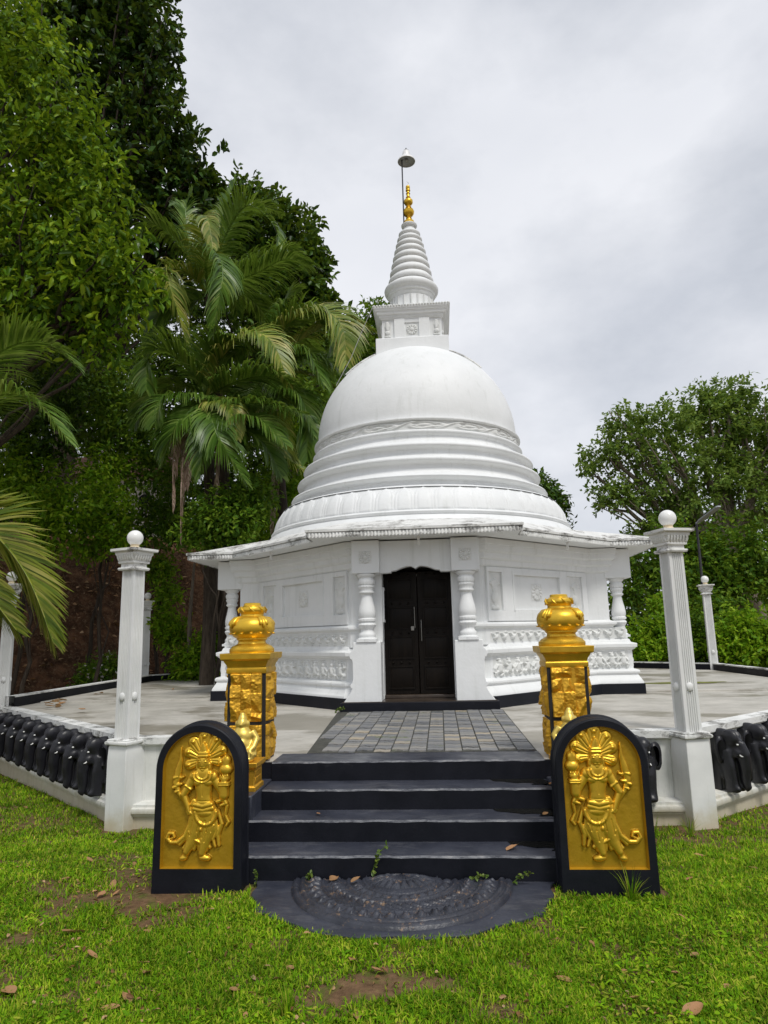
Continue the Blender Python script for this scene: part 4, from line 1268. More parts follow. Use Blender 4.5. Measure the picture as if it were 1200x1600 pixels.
for s in (-1, 1):
    pts = []
    for k in range(9):
        r_ = .90 + k * .058; zz = 5.0 + 1.745 * math.sqrt(max(0, 1 - (r_ / 1.80) ** 2)); aa = -.74 + .03 * k if s > 0 else PI + .74 - .03 * k
        pts.append((r_ * math.cos(aa), r_ * math.sin(aa), zz + .004))
    mb = TM(); mb.tube(pts, .028, 6); tb(mb, 'dome_ridge', 'mouldy_white', dm, smooth=40)

# square harmika
mb = TM()
sq = lambda h: [(-h, -h), (h, -h), (h, h), (-h, h)]
mb.sweep(sq(.655), [(0, 6.3), (0, 6.80), (-.012, 6.815), (-.1, 6.82)], closed=True)
hb = tb(mb, 'harmika', 'white_paint', smooth=20, bevel=.006)
mb = TM(); mb.sweep(sq(.545), [(0, 6.81), (0, 7.20), (.02, 7.205), (.035, 7.235), (.05, 7.24), (.05, 7.275), (.085, 7.285), (.095, 7.335), (.115, 7.34), (.125, 7.375), (.14, 7.38), (.145, 7.42), (-.2, 7.425)], closed=True)
for f in range(4):
    R4 = Matrix.Rotation(f * PI / 2, 4, 'Z')
    for x0, x1 in ((-.32, -.13), (.13, .32)): mb.box(x0, x1, -.585, -.54, 6.812, 7.202, mtx=R4)
    mb.box(-.13, .13, -.565, -.54, 6.812, 6.87, mtx=R4); mb.box(-.13, .13, -.565, -.54, 7.13, 7.202, mtx=R4)
tb(mb, 'harmika_box', 'white_paint', hb, smooth=20, bevel=.004)
mb = TM()
for f in range(4):
    R4 = Matrix.Rotation(f * PI / 2, 4, 'Z')
    for k in range(27): mb.ball(((k - 13) * .0515, -.690, 7.418), (.022, .016, .022), 6, 5, mtx=R4)
tb(mb, 'cornice_beads', 'carved_white', hb, smooth=60)
for f in range(4):
    d = Vector((math.cos(f * PI / 2), math.sin(f * PI / 2), 0)); n = Vector((d.y, -d.x, 0))
    R = medallion(.105); o = n * .547 - d * .105; R.mesh('sun_disc', 'carved_white', (o.x, o.y, 6.895 - P), d, (0, 0, 1), n, hb)
    for s in (-1, 1):
        R = Relief(.13, .32, 26, 60); R.ell((.065, .10), .045, .05, .004, .03); R.cap([(.065, .16), (.065, .22), (.065, .29)], [.03, .045, .03], .004, .03); R.cap([(.03, .03), (.10, .03)], .02, .004, .02)
        o = n * .547 + d * (s * .445 - .065); R.mesh('vase_relief', 'carved_white', (o.x, o.y, 6.85 - P), d, (0, 0, 1), n, hb)

# ringed spire
mb = TM()
def nmod(a, z): return 1
mb.lathe([(.40, 7.42), (.415, 7.45), (.40, 7.48), (.398, 7.80)], 64, cap=False)
mb.lathe([(.40, 7.80), (.42, 7.825), (.425, 7.87), (.45, 7.885), (.458, 7.93), (.49, 7.95), (.512, 7.99), (.518, 8.03), (.505, 8.06), (.475, 8.08), (.455, 8.10), (.42, 8.13)], 64, cap=False)
z = 8.13; r0 = .425
for k in range(8):
    f0 = k / 8; h = .172 - .014 * k * .55; ra = .435 - .255 * f0
    mb.lathe([(ra - .045, z), (ra - .015, z + h * .10), (ra, z + h * .32), (ra - .002, z + h * .52), (ra - .02, z + h * .70), (ra - .052, z + h * .86), (ra - .06, z + h)], 56, cap=False); z += h
zt = z
mb.lathe([(.125, zt - .02), (.118, zt + .03), (.112, zt + .06), (.125, zt + .075), (.152, zt + .11), (.155, zt + .135), (.14, zt + .15), (.10, zt + .165), (.02, zt + .17)], 48, cap=False)
sp = tb(mb, 'ringed_spire', 'white_paint', smooth=40)
mb = TM()
for k in range(20):
    a = 2 * PI * k / 20; mb.tube([(.402 * math.cos(a), .402 * math.sin(a), 7.50), (.404 * math.cos(a), .404 * math.sin(a), 7.78)], .02, 6)
tb(mb, 'neck_fluting', 'carved_white', sp, smooth=60)
g0 = zt + .165
mb = TM()
gp = [(.10, 0), (.102, .05), (.085, .06), (.055, .072), (.05, .10), (.06, .108), (.048, .118), (.045, .14), (.085, .165), (.108, .20), (.112, .235), (.095, .25), (.10, .262), (.075, .275), (.05, .285), (.045, .305), (.06, .315), (.046, .325), (.04, .35), (.075, .375), (.092, .40), (.090, .44), (.06, .465), (.038, .48), (.05, .495), (.034, .51), (.032, .56), (.045, .57), (.032, .58), (.030, .61), (.048, .625), (.046, .645), (.03, .655), (.045, .68), (.04, .71), (.015, .72)]
S = 1.17
mb.lathe([(r * .96, g0 + z_ * S) for r, z_ in gp], 40); tb(mb, 'gold_pinnacle', 'gold_paint', smooth=45)
mb = TM(); mb.tube([(0, 0, g0 + .84), (.015, -.01, g0 + .90), (-.02, -.01, g0 + .935)], [.006, .008, .003], 6); tb(mb, 'crystal_tip', 'lamp_white')
# lamp on a rod beside the pinnacle
mb = TM(); mb.tube([(-.10, -.02, zt + .05), (-.10, -.02, 10.86)], .013, 8); mb.tube([(-.10, -.02, 10.86), (-.03, -.02, 10.93)], .012, 8)
for zz in (zt + .09, g0 + .18): mb.tube([(-.10, -.02, zz), (-.03, 0, zz)], .008, 6)
rd = tb(mb, 'lamp_rod', 'dark_metal')
mb = TM(); mm = Matrix.Translation((-.01, -.02, 0))
mb.lathe([(.168, 10.815), (.176, 10.82), (.170, 10.845), (.145, 10.88), (.11, 10.905), (.085, 10.92), (.078, 10.96), (.070, 11.03), (.05, 11.06), (.02, 11.07)], 40, cap=False, mtx=mm)
sh = tb(mb, 'lamp_shade', 'lamp_white', rd, smooth=50)
mb = TM(); mb.lathe([(.168, 10.816), (.150, 10.838), (.10, 10.862), (.04, 10.872), (.005, 10.873)], 40, cap=False, mtx=mm); mb.ball((-.01, -.02, 10.845), (.04, .04, .03)); tb(mb, 'lamp_dish', 'lamp_grey', rd, smooth=50)
mb = TM(); mb.box(-.055, .035, -.03, -.01, 11.06, 11.085); mb.tube([(-.01, -.02, 11.07), (-.01, -.02, 11.13)], .008, 6); mb.tube([(-.05, -.02, 11.07), (-.012, -.02, 11.115), (.03, -.02, 11.07)], .009, 6); tb(mb, 'lamp_finial', 'dark_metal', rd)
mb = TM(); mb.tube([(-.70, -.72, 7.38), (-.92, -.62, 6.95), (-1.12, -.5, 6.55), (-1.42, -.4, 6.06)], .006, 5); tb(mb, 'cable', 'cable_grey')

# small lamps hanging under the eaves
for (x, y, lab) in ((.06, -3.12, 'small bare bulb under the eave above the door'), (-2.22, -1.98, 'small bare bulb under the eave of the left diagonal wall'), (2.22, -1.98, 'small bare bulb under the eave of the right diagonal wall')):
    g = thing('eave_bulb', lab, 'lamp', (x, YC + y, ZE0 + .012))
    mb = MB(); mb.lathe([(.028, 0), (.030, -.012), (.018, -.018), (.018, -.055)][::-1], 16); mb.build('holder', 'lamp_white', g)
    mb = MB(); mb.ball((0, 0, -.082), (.024, .024, .034), 16, 10); mb.build('bulb', 'bulb_glass', g)


# ================================================================== foliage
def unit(v): return v / np.maximum(1e-9, np.linalg.norm(v, axis=-1, keepdims=True))


def leaf_geo(pos, axis, nrm, ln, wd, fold=.25, shape=0):
    """leaf blades: shape 0 = 4-point folded leaf, 1 = broad 6-point leaf"""
    axis = unit(axis); side = unit(np.cross(axis, nrm)); up = np.cross(side, axis)
    ln = ln[:, None]; wd = wd[:, None]
    n = len(pos)
    if shape == 0:
        tip = pos + axis * ln; mid = pos + axis * ln * .45
        L = mid + side * wd * .5 + up * wd * fold; Rr = mid - side * wd * .5 + up * wd * fold
        V = np.stack([pos, L, tip, Rr], 1).reshape(-1, 3)
        b = np.arange(n)[:, None] * 4
        F = np.concatenate([b + np.array([[0, 2, 1]]), b + np.array([[0, 3, 2]])], 1).reshape(-1, 3)
    else:
        tip = pos + axis * ln - up * ln * .12
        q1 = pos + axis * ln * .30; q2 = pos + axis * ln * .68
        V = np.stack([pos, q1 + side * wd * .42 + up * wd * fold * .8, q2 + side * wd * .46 + up * wd * fold, tip, q2 - side * wd * .46 + up * wd * fold, q1 - side * wd * .42 + up * wd * fold * .8], 1).reshape(-1, 3)
        b = np.arange(n)[:, None] * 6
        F = np.concatenate([b + np.array([[0, 2, 1]]), b + np.array([[0, 3, 2]]), b + np.array([[0, 4, 3]]), b + np.array([[0, 5, 4]])], 1).reshape(-1, 3)
    return V, F


def crown_geo(lobes, n, ln, wd, seed, clump=7, spread=.28, shell=.55, droop=.25, shape=0, fold=.25, flat=.6, ragged=.22):
    """leaf sprays over lumpy lobes: lobes [(centre, (rx, ry, rz))]"""
    r = np.random.default_rng(seed)
    C = np.array([np.array(c, float) for c, _ in lobes]); Rd = np.array([np.array(q if hasattr(q, '__len__') else (q, q, q), float) for _, q in lobes])
    area = (Rd[:, 0] * Rd[:, 2] + Rd[:, 0] * Rd[:, 1] + Rd[:, 1] * Rd[:, 2]); pr = area / area.sum()
    k = max(1, n // clump)
    li = r.choice(len(lobes), k, p=pr)
    d = unit(r.normal(size=(k, 3)))
    rad = shell + (1.06 - shell) * r.random(k) ** .7
    # ragged outline
    lump = 1 + ragged * (np.sin(d[:, 0] * 7 + li) * np.sin(d[:, 1] * 6 + 2 * li) * np.sin(d[:, 2] * 8 + 3 * li) * 1.8) + r.normal(0, .05, k)
    cp = C[li] + d * Rd[li] * (rad * lump)[:, None]
    od = unit(d / Rd[li])
    # leaves on each spray: a little fan along a twig
    tw = unit(od + r.normal(0, .55, (k, 3)) + np.array([0, 0, -droop * .3]))
    P_ = np.repeat(cp, clump, 0); O = np.repeat(tw, clump, 0); m = len(P_)
    along_ = r.random(m)[:, None]
    sidev = unit(np.cross(O, r.normal(size=(m, 3))))
    pos = P_ + O * (along_ - .5) * spread * 2 + sidev * spread * .28 * r.normal(0, 1, (m, 1))
    ax = unit(O * .7 + sidev * .9 + r.normal(0, .25, (m, 3)) + np.array([0, 0, -droop]))
    nr = unit(np.array([0, 0, 1.0]) * flat + r.normal(0, .45, (m, 3)) + O * .25)
    l_ = ln * r.uniform(.45, 1.4, m); w_ = wd * r.uniform(.7, 1.2, m)
    return leaf_geo(pos, ax, nr, l_, w_, fold, shape)


def tree(name, label, cat, base, lobes, n, ln, wd, mat, seed, trunk_r=.2, bark='bark', group=None, limbs=None, **kw):
    g = thing(name, label, cat, base, 0, group)
    b = np.array(base, float)
    lob = [(np.array(c, float) - b, q) for c, q in lobes]
    V, F = crown_geo(lob, n, ln, wd, seed, **kw)
    fast_mesh('crown', V, F, mat, g)
    rr = random.Random(seed)
    mb = MB()
    top = np.mean([c for c, _ in lob], 0)
    def bend(p0, p1, r0, r1, k=6, wob=.12):
        pts = []; L = np.linalg.norm(np.array(p1) - np.array(p0))
        for i in range(k + 1):
            t_ = i / k; q = np.array(p0) * (1 - t_) + np.array(p1) * t_
            if 0 < i < k: q = q + np.array([rr.uniform(-1, 1) for _ in range(3)]) * wob * L * .35
            pts.append(q)
        mb.tube(pts, [r0 + (r1 - r0) * i / k for i in range(k + 1)], 9); return pts
    fork = top * np.array([.75, .75, .55])
    pts = bend((0, 0, -.4), fork, trunk_r * 1.15, trunk_r * .72, 7, .06)
    for i, (c, q) in enumerate(lob):
        st_ = pts[rr.randint(max(2, len(pts) - 4), len(pts) - 1)]
        mid = bend(st_, np.array(c) * .97, trunk_r * .42, trunk_r * .08, 6, .12)
        for _ in range(3 if limbs is None else limbs):
            s_ = mid[rr.randint(2, 5)]; qq = np.array(q if hasattr(q, '__len__') else (q, q, q))
            e_ = np.array(c) + np.array([rr.uniform(-.85, .85) for _ in range(3)]) * qq
            bend(s_, e_, trunk_r * .14, trunk_r * .03, 4, .16)
    mb.build('trunk', bark, g, smooth=60)
    return g


def px_lobes(spec, dy=0):
    """lobes given by direction, depth and size seen from the lawn: (x, y, depth, radius in px[, squash])"""
    out_ = []
    for s_ in spec:
        x, y, Y, r_ = s_[:4]; r_ = r_ * Y / FPX * 1.0
        sq_ = s_[4] if len(s_) > 4 else 1.0
        c = at_y(x, y, Y); out_.append(((c.x, c.y, c.z), (r_, r_ * 1.05, r_ * sq_)))
    return out_

# --- the near bright tree hanging in from the left
tree('leafy_tree', 'tall yellow-green leafy tree filling the upper left corner', 'tree', (-13.5, 13.0, .6),
     px_lobes([(20, 40, 12.2, 85), (75, 120, 12.0, 75), (30, 180, 12.4, 95), (110, 215, 11.8, 75), (55, 290, 12.0, 100), (140, 300, 11.6, 65), (110, 370, 11.6, 80), (40, 400, 12.0, 95), (165, 410, 11.3, 70), (195, 455, 11.3, 52), (130, 470, 11.6, 70), (60, 490, 11.8, 75), (150, 530, 11.6, 42), (5, 520, 11.8, 60), (-60, 300, 12.6, 120), (-60, 100, 12.8, 120), (-50, 470, 12.6, 100)]),
     19000, .19, .085, 'leaf_yellowgreen', 1, .30, shape=1, clump=10, spread=.26, droop=.5, shell=.45, ragged=.38)
# --- dark trees behind it
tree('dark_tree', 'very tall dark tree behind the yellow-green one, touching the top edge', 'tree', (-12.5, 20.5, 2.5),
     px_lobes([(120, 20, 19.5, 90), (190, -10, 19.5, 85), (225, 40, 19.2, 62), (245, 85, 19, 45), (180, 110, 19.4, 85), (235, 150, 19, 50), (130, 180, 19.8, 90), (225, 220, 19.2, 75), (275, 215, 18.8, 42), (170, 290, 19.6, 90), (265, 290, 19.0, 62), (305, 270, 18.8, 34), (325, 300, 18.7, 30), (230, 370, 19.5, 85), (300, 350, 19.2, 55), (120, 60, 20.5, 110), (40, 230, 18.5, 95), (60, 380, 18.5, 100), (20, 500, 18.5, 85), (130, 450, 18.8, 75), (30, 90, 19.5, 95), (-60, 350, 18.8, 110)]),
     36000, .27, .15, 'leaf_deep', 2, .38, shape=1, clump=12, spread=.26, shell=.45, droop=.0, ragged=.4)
tree('dark_tree', 'rounded dark tree rising behind the coconut palms', 'tree', (-4.5, 23.5, .8),
     px_lobes([(385, 325, 22.5, 48), (420, 360, 22, 60), (462, 385, 22, 52), (490, 425, 21.8, 34), (470, 450, 21.8, 48), (410, 440, 22.2, 70), (440, 510, 22, 70), (500, 480, 21.8, 26), (370, 400, 22.5, 60), (340, 340, 22.5, 45), (500, 560, 22, 45)]),
     16000, .25, .145, 'leaf_dark', 3, .30, shape=1, clump=11, spread=.26, shell=.45, droop=.0, ragged=.35)
tree('leafy_tree', 'distant green tree showing behind the left of the square spire base', 'tree', (-1.6, 27.5, .5),
     px_lobes([(590, 490, 26.5, 22), (575, 515, 26.5, 30), (545, 530, 26.5, 34), (600, 530, 26.5, 30), (560, 570, 26.5, 45), (520, 600, 26.5, 50), (600, 600, 26.5, 60)]),
     9000, .24, .13, 'leaf_mid', 4, .2, clump=7, spread=.3, shell=.4)
tree('leafy_tree', 'small dark tree peeping out behind the right flank of the dome', 'tree', (4.4, 25.5, .2),
     px_lobes([(845, 765, 24.5, 24), (862, 785, 24.5, 22), (850, 800, 24.5, 30), (872, 815, 24.5, 18), (820, 800, 25, 40)]),
     4500, .20, .11, 'leaf_dark', 5, .16, clump=6, spread=.25, shell=.4)

# --- understory on the bank: separate shrubs
US = [('dense dark shrub on the bank below the yellow-green tree', [(40, 610, 15, 70), (110, 600, 15, 60), (70, 680, 15, 60)], 'leaf_dark', 5200, .16),
      ('broad green shrub on the bank right of the left palm fronds', [(150, 640, 16.5, 65), (200, 610, 17, 60), (190, 680, 16.5, 55)], 'leaf_mid', 5200, .16),
      ('mid-green shrub leaning over the bank above the bare soil at far left', [(50, 770, 14.6, 55), (110, 800, 14.6, 52), (75, 840, 14.4, 36), (20, 730, 14.8, 55)], 'leaf_bright', 5600, .15),
      ('mid-green creeper-covered shrub above the near left post', [(165, 790, 15.4, 48), (140, 840, 15.2, 38), (190, 840, 15.2, 30), (160, 745, 16, 45)], 'leaf_bright', 5200, .14),
      ('green shrub under the hanging dry fronds', [(250, 760, 17, 60), (225, 820, 16.8, 48), (275, 820, 16.6, 46), (260, 690, 17.4, 60)], 'leaf_mid', 6000, .15),
      ('bushy shrub round the foot of the palm trunks', [(340, 800, 13.2, 34), (375, 820, 13.4, 34), (310, 830, 13.4, 30), (350, 850, 13.6, 30), (390, 780, 13.8, 40)], 'leaf_mid', 5200, .13),
      ('mid-green shrub directly left of the stepped rings of the dome', [(430, 790, 16.4, 46), (400, 830, 16.2, 36), (455, 740, 16.8, 50), (470, 690, 17, 45)], 'leaf_bright', 5600, .15),
      ('green shrub above the left diagonal eave', [(440, 640, 18, 60), (490, 610, 18.5, 55), (480, 660, 18, 45)], 'leaf_mid', 5000, .16),
      ('light green bush beside the kerb left of the temple', [(300, 1035, 16.2, 26), (322, 1015, 16, 24), (280, 1050, 16.3, 16), (335, 1045, 15.8, 16)], 'leaf_bright', 3400, .13),
      ('hanging green creeper on the bank between the left posts', [(262, 930, 16.6, 22), (255, 975, 16.5, 22), (275, 985, 16.4, 20), (250, 890, 16.8, 22), (265, 1000, 16.4, 15)], 'leaf_bright', 3200, .13)]
for i, (lb, sp_, mt, n, ln) in enumerate(US):
    lo = px_lobes(sp_); c0 = lo[0][0]; gz = float(bank_z(np.array([c0[0]]), np.array([c0[1]]))[0])
    tree('shrub', lb, 'shrub', (c0[0], c0[1] + .1, max(-.2, min(gz, c0[2] - .3))), lo, n, ln, ln * .5, mt, 60 + i, .05, limbs=1, clump=7, spread=.2, shell=.35, droop=.3, group='shrubs on the bank', shape=0)
# white flowering bush
lo = px_lobes([(150, 1058, 16.4, 24), (172, 1040, 16.3, 20), (128, 1072, 16.4, 14), (170, 1075, 16.2, 14)])
fb = tree('flowering_bush', 'low green bush dotted with white flowers behind the kerb', 'bush', (lo[0][0][0], lo[0][0][1], -.1), lo, 2000, .12, .05, 'leaf_mid', 81, .03, limbs=1, clump=6, spread=.14, shell=.3)
bb = np.array(fb.location)
V, F = crown_geo([(np.array(c) - bb, q) for c, q in lo], 240, .05, .06, 82, clump=3, spread=.03, shell=.9, droop=0)
fast_mesh('flowers', V, F, 'flower_white', fb)

# --- woods that close the view behind the left trees and at the right
def far_wood(name, spec, n, ln, mat, seed):
    V, F = crown_geo(px_lobes(spec), n, ln, ln * .55, seed, clump=8, spread=.5, shell=.3, ragged=.3)
    tag(fast_mesh(name, V, F, mat), kind='stuff')
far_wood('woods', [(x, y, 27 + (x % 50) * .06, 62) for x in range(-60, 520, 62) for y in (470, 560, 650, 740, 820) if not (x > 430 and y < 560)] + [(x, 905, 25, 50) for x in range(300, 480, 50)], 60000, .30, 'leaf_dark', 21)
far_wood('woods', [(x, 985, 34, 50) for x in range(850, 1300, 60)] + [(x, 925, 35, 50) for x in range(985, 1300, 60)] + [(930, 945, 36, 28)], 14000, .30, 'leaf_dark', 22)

# --- the airy tree at the right and its neighbours
tree('spreading_tree', 'large airy spreading tree at the right edge with branches showing through', 'tree', (12.0, 24.5, -.2),
     px_lobes([(975, 655, 24, 34, .8), (940, 705, 24, 30, .75), (925, 735, 24, 20, .7), (985, 710, 24, 40, .8), (960, 775, 23.8, 34, .7), (1010, 770, 24, 36, .7), (1040, 665, 24.5, 44, .8), (1090, 637, 24.8, 38, .8), (1135, 622, 25, 36, .8), (1165, 650, 25, 40, .8), (1120, 670, 24.8, 50, .8), (1060, 720, 24, 46, .8), (1190, 700, 25, 52), (1130, 740, 24.5, 52, .8), (1075, 790, 24, 42, .75), (1180, 790, 24.6, 52), (1030, 820, 24, 34, .7), (1240, 680, 25, 60), (1250, 780, 25, 60), (995, 840, 24, 22, .7)]),
     31000, .185, .10, 'leaf_airy', 6, .50, 'pale_bark', clump=14, spread=.27, shell=.48, ragged=.34, limbs=4)
tree('leafy_tree', 'mid-green tree below the spreading tree, behind the street lamp', 'tree', (9.0, 22.5, -.2),
     px_lobes([(1000, 880, 22.5, 32), (1050, 850, 22.5, 36), (1100, 880, 22.5, 45), (1050, 910, 22, 40), (1150, 860, 22.5, 46), (1195, 890, 22.5, 46), (1140, 915, 22, 36), (985, 925, 22.3, 22)]),
     13000, .18, .095, 'leaf_mid', 7, .20, clump=8, spread=.24, shell=.4)
BR = [('bright green bush seen between the temple and the tall right post', [(1000, 1000, 19, 26), (1030, 985, 19.2, 26), (1018, 1025, 18.6, 22), (985, 1035, 18.6, 16), (1050, 1020, 18.6, 20), (1040, 950, 19.6, 24)], 'leaf_bright', 4800, .15, 91),
      ('bright green bush right of the distant globe-topped post', [(1150, 985, 18.6, 30), (1190, 990, 18.4, 34), (1160, 1025, 18.2, 28), (1200, 1035, 18, 30), (1130, 1010, 18.4, 22), (1230, 1000, 18.4, 36)], 'leaf_bright', 6800, .15, 92),
      ('darker bush behind the distant right post', [(1085, 990, 19.6, 30), (1100, 1030, 19.2, 24), (1070, 1025, 19.2, 18), (1120, 955, 20, 30)], 'leaf_mid', 4200, .15, 93)]
for lb, sp_, mt, n, ln, sd in BR:
    lo = px_lobes(sp_); tree('bush', lb, 'bush', (lo[0][0][0], lo[0][0][1], -.3), lo, n, ln, ln * .52, mt, sd, .05, limbs=1, clump=7, spread=.2, shell=.35, group='bushes at the right')

# --- palms
def frond_mesh(pts, L_leaf, n, mat, seed, twist=0.0, sag=.55, wide=.055, acute=0.0, half=None):
    """feather frond along a curve: rachis + leaflets that sag under their weight"""
    r = np.random.default_rng(seed)
    pts = [np.array(p, float) for p in pts]
    # resample (Catmull-Rom)
    def cr(t):
        k = min(len(pts) - 2, int(t)); f = t - k
        p0 = pts[max(0, k - 1)]; p1 = pts[k]; p2 = pts[k + 1]; p3 = pts[min(len(pts) - 1, k + 2)]
        return .5 * ((2 * p1) + (-p0 + p2) * f + (2 * p0 - 5 * p1 + 4 * p2 - p3) * f * f + (-p0 + 3 * p1 - 3 * p2 + p3) * f ** 3)
    T_ = np.linspace(0, len(pts) - 1.001, 40); C = np.array([cr(t) for t in T_])
    V = []; F = []
    def strip(p, side, dirv, ln, w, sg):
        # leaflet as four-point ribbon
        q = []; d = dirv.copy(); pos = p.copy(); seg = 4
        for i in range(seg + 1):
            q.append(pos.copy()); pos = pos + d * ln / seg; d = unit(d + np.array([0, 0, -sg * (i + 1) / seg * .75]))
        wv = unit(side)[None] if False else side
        ws = [w * .5, w, w * .95, w * .65, w * .08]
        o = len(V)
        for a, ww in zip(q, ws): V.append(a + wv * ww * .5); V.append(a - wv * ww * .5)
        for i in range(seg): F.append((o + 2 * i, o + 2 * i + 2, o + 2 * i + 3, o + 2 * i + 1))
    Lt = np.concatenate([[0], np.cumsum(np.linalg.norm(np.diff(C, axis=0), axis=1))])
    for i in range(n):
        t = .10 + .90 * (i + r.uniform(-.3, .3)) / n; t = min(.999, max(.05, t))
        s_ = t * Lt[-1]; k = min(len(C) - 2, int(np.searchsorted(Lt, s_)) - 1); k = max(0, k); f = (s_ - Lt[k]) / max(1e-6, Lt[k + 1] - Lt[k])
        p = C[k] * (1 - f) + C[k + 1] * f; tan = unit(C[k + 1] - C[k])
        lat = np.cross(tan, np.array([0, 0, 1.0])); lat = unit(lat + np.array([1e-4, 0, 0])); up = np.cross(lat, tan)
        if twist: lat, up = lat * math.cos(twist) + up * math.sin(twist), up * math.cos(twist) - lat * math.sin(twist)
        ll = L_leaf * (math.sin(PI * min(1, t * .80 + .16)) ** .7) * r.uniform(.85, 1.1)
        for sd in ((-1, 1) if half is None else (half,)):
            d = unit(lat * sd * (.80 - .25 * t) + tan * (.55 + .35 * t + acute) + up * .22 + r.normal(0, .06, 3))
            strip(p, unit(np.cross(d, up) * .8 + up * .25 * sd), d, ll, wide * r.uniform(.8, 1.2), sag * r.uniform(.6, 1.3))
    # rachis
    for i in range(len(C) - 1):
        w0 = .030 * (1 - i / len(C)) + .006; w1 = .030 * (1 - (i + 1) / len(C)) + .006
        tan = unit(C[i + 1] - C[i]); lat = unit(np.cross(tan, [0, 0, 1.0]) + 1e-4); up = np.cross(lat, tan)
        o = len(V)
        for c, w in ((C[i], w0), (C[i + 1], w1)): V += [c - lat * w, c + up * w, c + lat * w]
        F += [(o, o + 3, o + 4, o + 1), (o + 1, o + 4, o + 5, o + 2)]
    return np.array(V), np.array(F)


def arc(az, el, L, bend, k=7):
    """frond axis: starts at elevation el and bends down"""
    p = np.zeros(3); out_ = [p.copy()]; e = el
    for i in range(k):
        d = np.array([math.cos(az) * math.cos(e), math.sin(az) * math.cos(e), math.sin(e)]); p = p + d * L / k; out_.append(p.copy()); e -= bend / k * (1.0 + .7 * i / k)
    return out_


def palm(label, base, crown, fronds, seed, trunk_r=.14, leaf=.62, n=78, dry=()):
    g = thing('coconut_palm', label, 'palm', base, 0, 'coconut palms')
    b = np.array(base, float); c = np.array(crown, float) - b
    pts = [np.array((0, 0, -.5)), c * .3 + np.array((.12, 0, 0)), c * .65 + np.array((.10, .05, 0)), c]
    mb = MB(); k = 14; q = []
    for i in range(k + 1):
        t = i / k * 3; j = min(2, int(t)); f = t - j; q.append(pts[j] * (1 - f) + pts[j + 1] * f)
    mb.tube(q, [trunk_r * (1.25 - .45 * i / k + (.03 if i % 2 else 0)) for i in range(k + 1)], 12); mb.build('trunk', 'bark', g, smooth=60)
    r = random.Random(seed)
    for i, fr in enumerate(fronds):
        az, el, L, bd = fr[:4]; mt = fr[4] if len(fr) > 4 else 'frond_green'
        V, F = frond_mesh([c + p for p in arc(math.radians(az), math.radians(el), L * 1.22, math.radians(bd))], leaf * L / 2.9, n, mt, seed * 50 + i, r.uniform(-.3, .3), .5)
        fast_mesh('frond', V, F, mt, g)
    for i, (az, L, sw) in enumerate(dry):
        a = math.radians(az); ax = [c + np.array((0, 0, -.05)), c + np.array((math.cos(a) * .28, math.sin(a) * .28, -.10)), c + np.array((math.cos(a) * .42, math.sin(a) * .42, -L * .4)), c + np.array((math.cos(a) * .45 + sw, math.sin(a) * .45, -L))]
        V, F = frond_mesh(ax, .62, 64, 'frond_dry', seed * 70 + i, 0, 2.2, .034)
        fast_mesh('dry_frond', V, F, 'frond_dry', g)
    return g

# fronds follow curves in space: each control point is a view direction and a depth in metres
def palm(label, base, crown, fronds, seed, trunk_r=.14, leaf=.95, n=92, dry=(), extra=()):
    g = thing('coconut_palm', label, 'palm', base, 0, 'coconut palms')
    b = np.array(base, float); cw = np.array(at_y(*crown)); c = cw - b
    pts = [np.array((0, 0, -.5)), c * .3 + np.array((.12, 0, 0)), c * .65 + np.array((.10, .05, 0)), c]
    mb = MB(); k = 16; q = []
    for i in range(k + 1):
        t = i / k * 3; j = min(2, int(t)); f = t - j; q.append(pts[j] * (1 - f) + pts[j + 1] * f)
    mb.tube(q, [trunk_r * (1.25 - .45 * i / k + (.03 if i % 2 else 0)) for i in range(k + 1)], 12); mb.build('trunk', 'bark', g, smooth=60)
    for i, (mt, lf, sg, cv) in enumerate(fronds):
        ax = [c] + [np.array(at_y(*p)) - b for p in cv]
        V, F = frond_mesh(ax, leaf * lf, n, mt, seed * 50 + i, ((i * 37) % 10 - 5) * .1, sg, .040)
        fast_mesh('frond', V, F, mt, g)
    for i, (az, el, L, bd) in enumerate(extra):
        V, F = frond_mesh([c + p for p in arc(math.radians(az), math.radians(el), L, math.radians(bd))], leaf * .8, n, 'frond_green', seed * 60 + i, 0, 1.0, .040)
        fast_mesh('frond', V, F, 'frond_green', g)
    for i, cv in enumerate(dry):
        ax = [c + np.array((0, 0, -.05))] + [np.array(at_y(*p)) - b for p in cv]
        V, F = frond_mesh(ax, .34, 70, 'frond_dry', seed * 70 + i, 1.2, 3.0, .024)
        fast_mesh('dry_frond', V, F, 'frond_dry', g)
    return g
GRN, YEL, DRY = 'frond_green', 'frond_yellow', 'frond_dry'
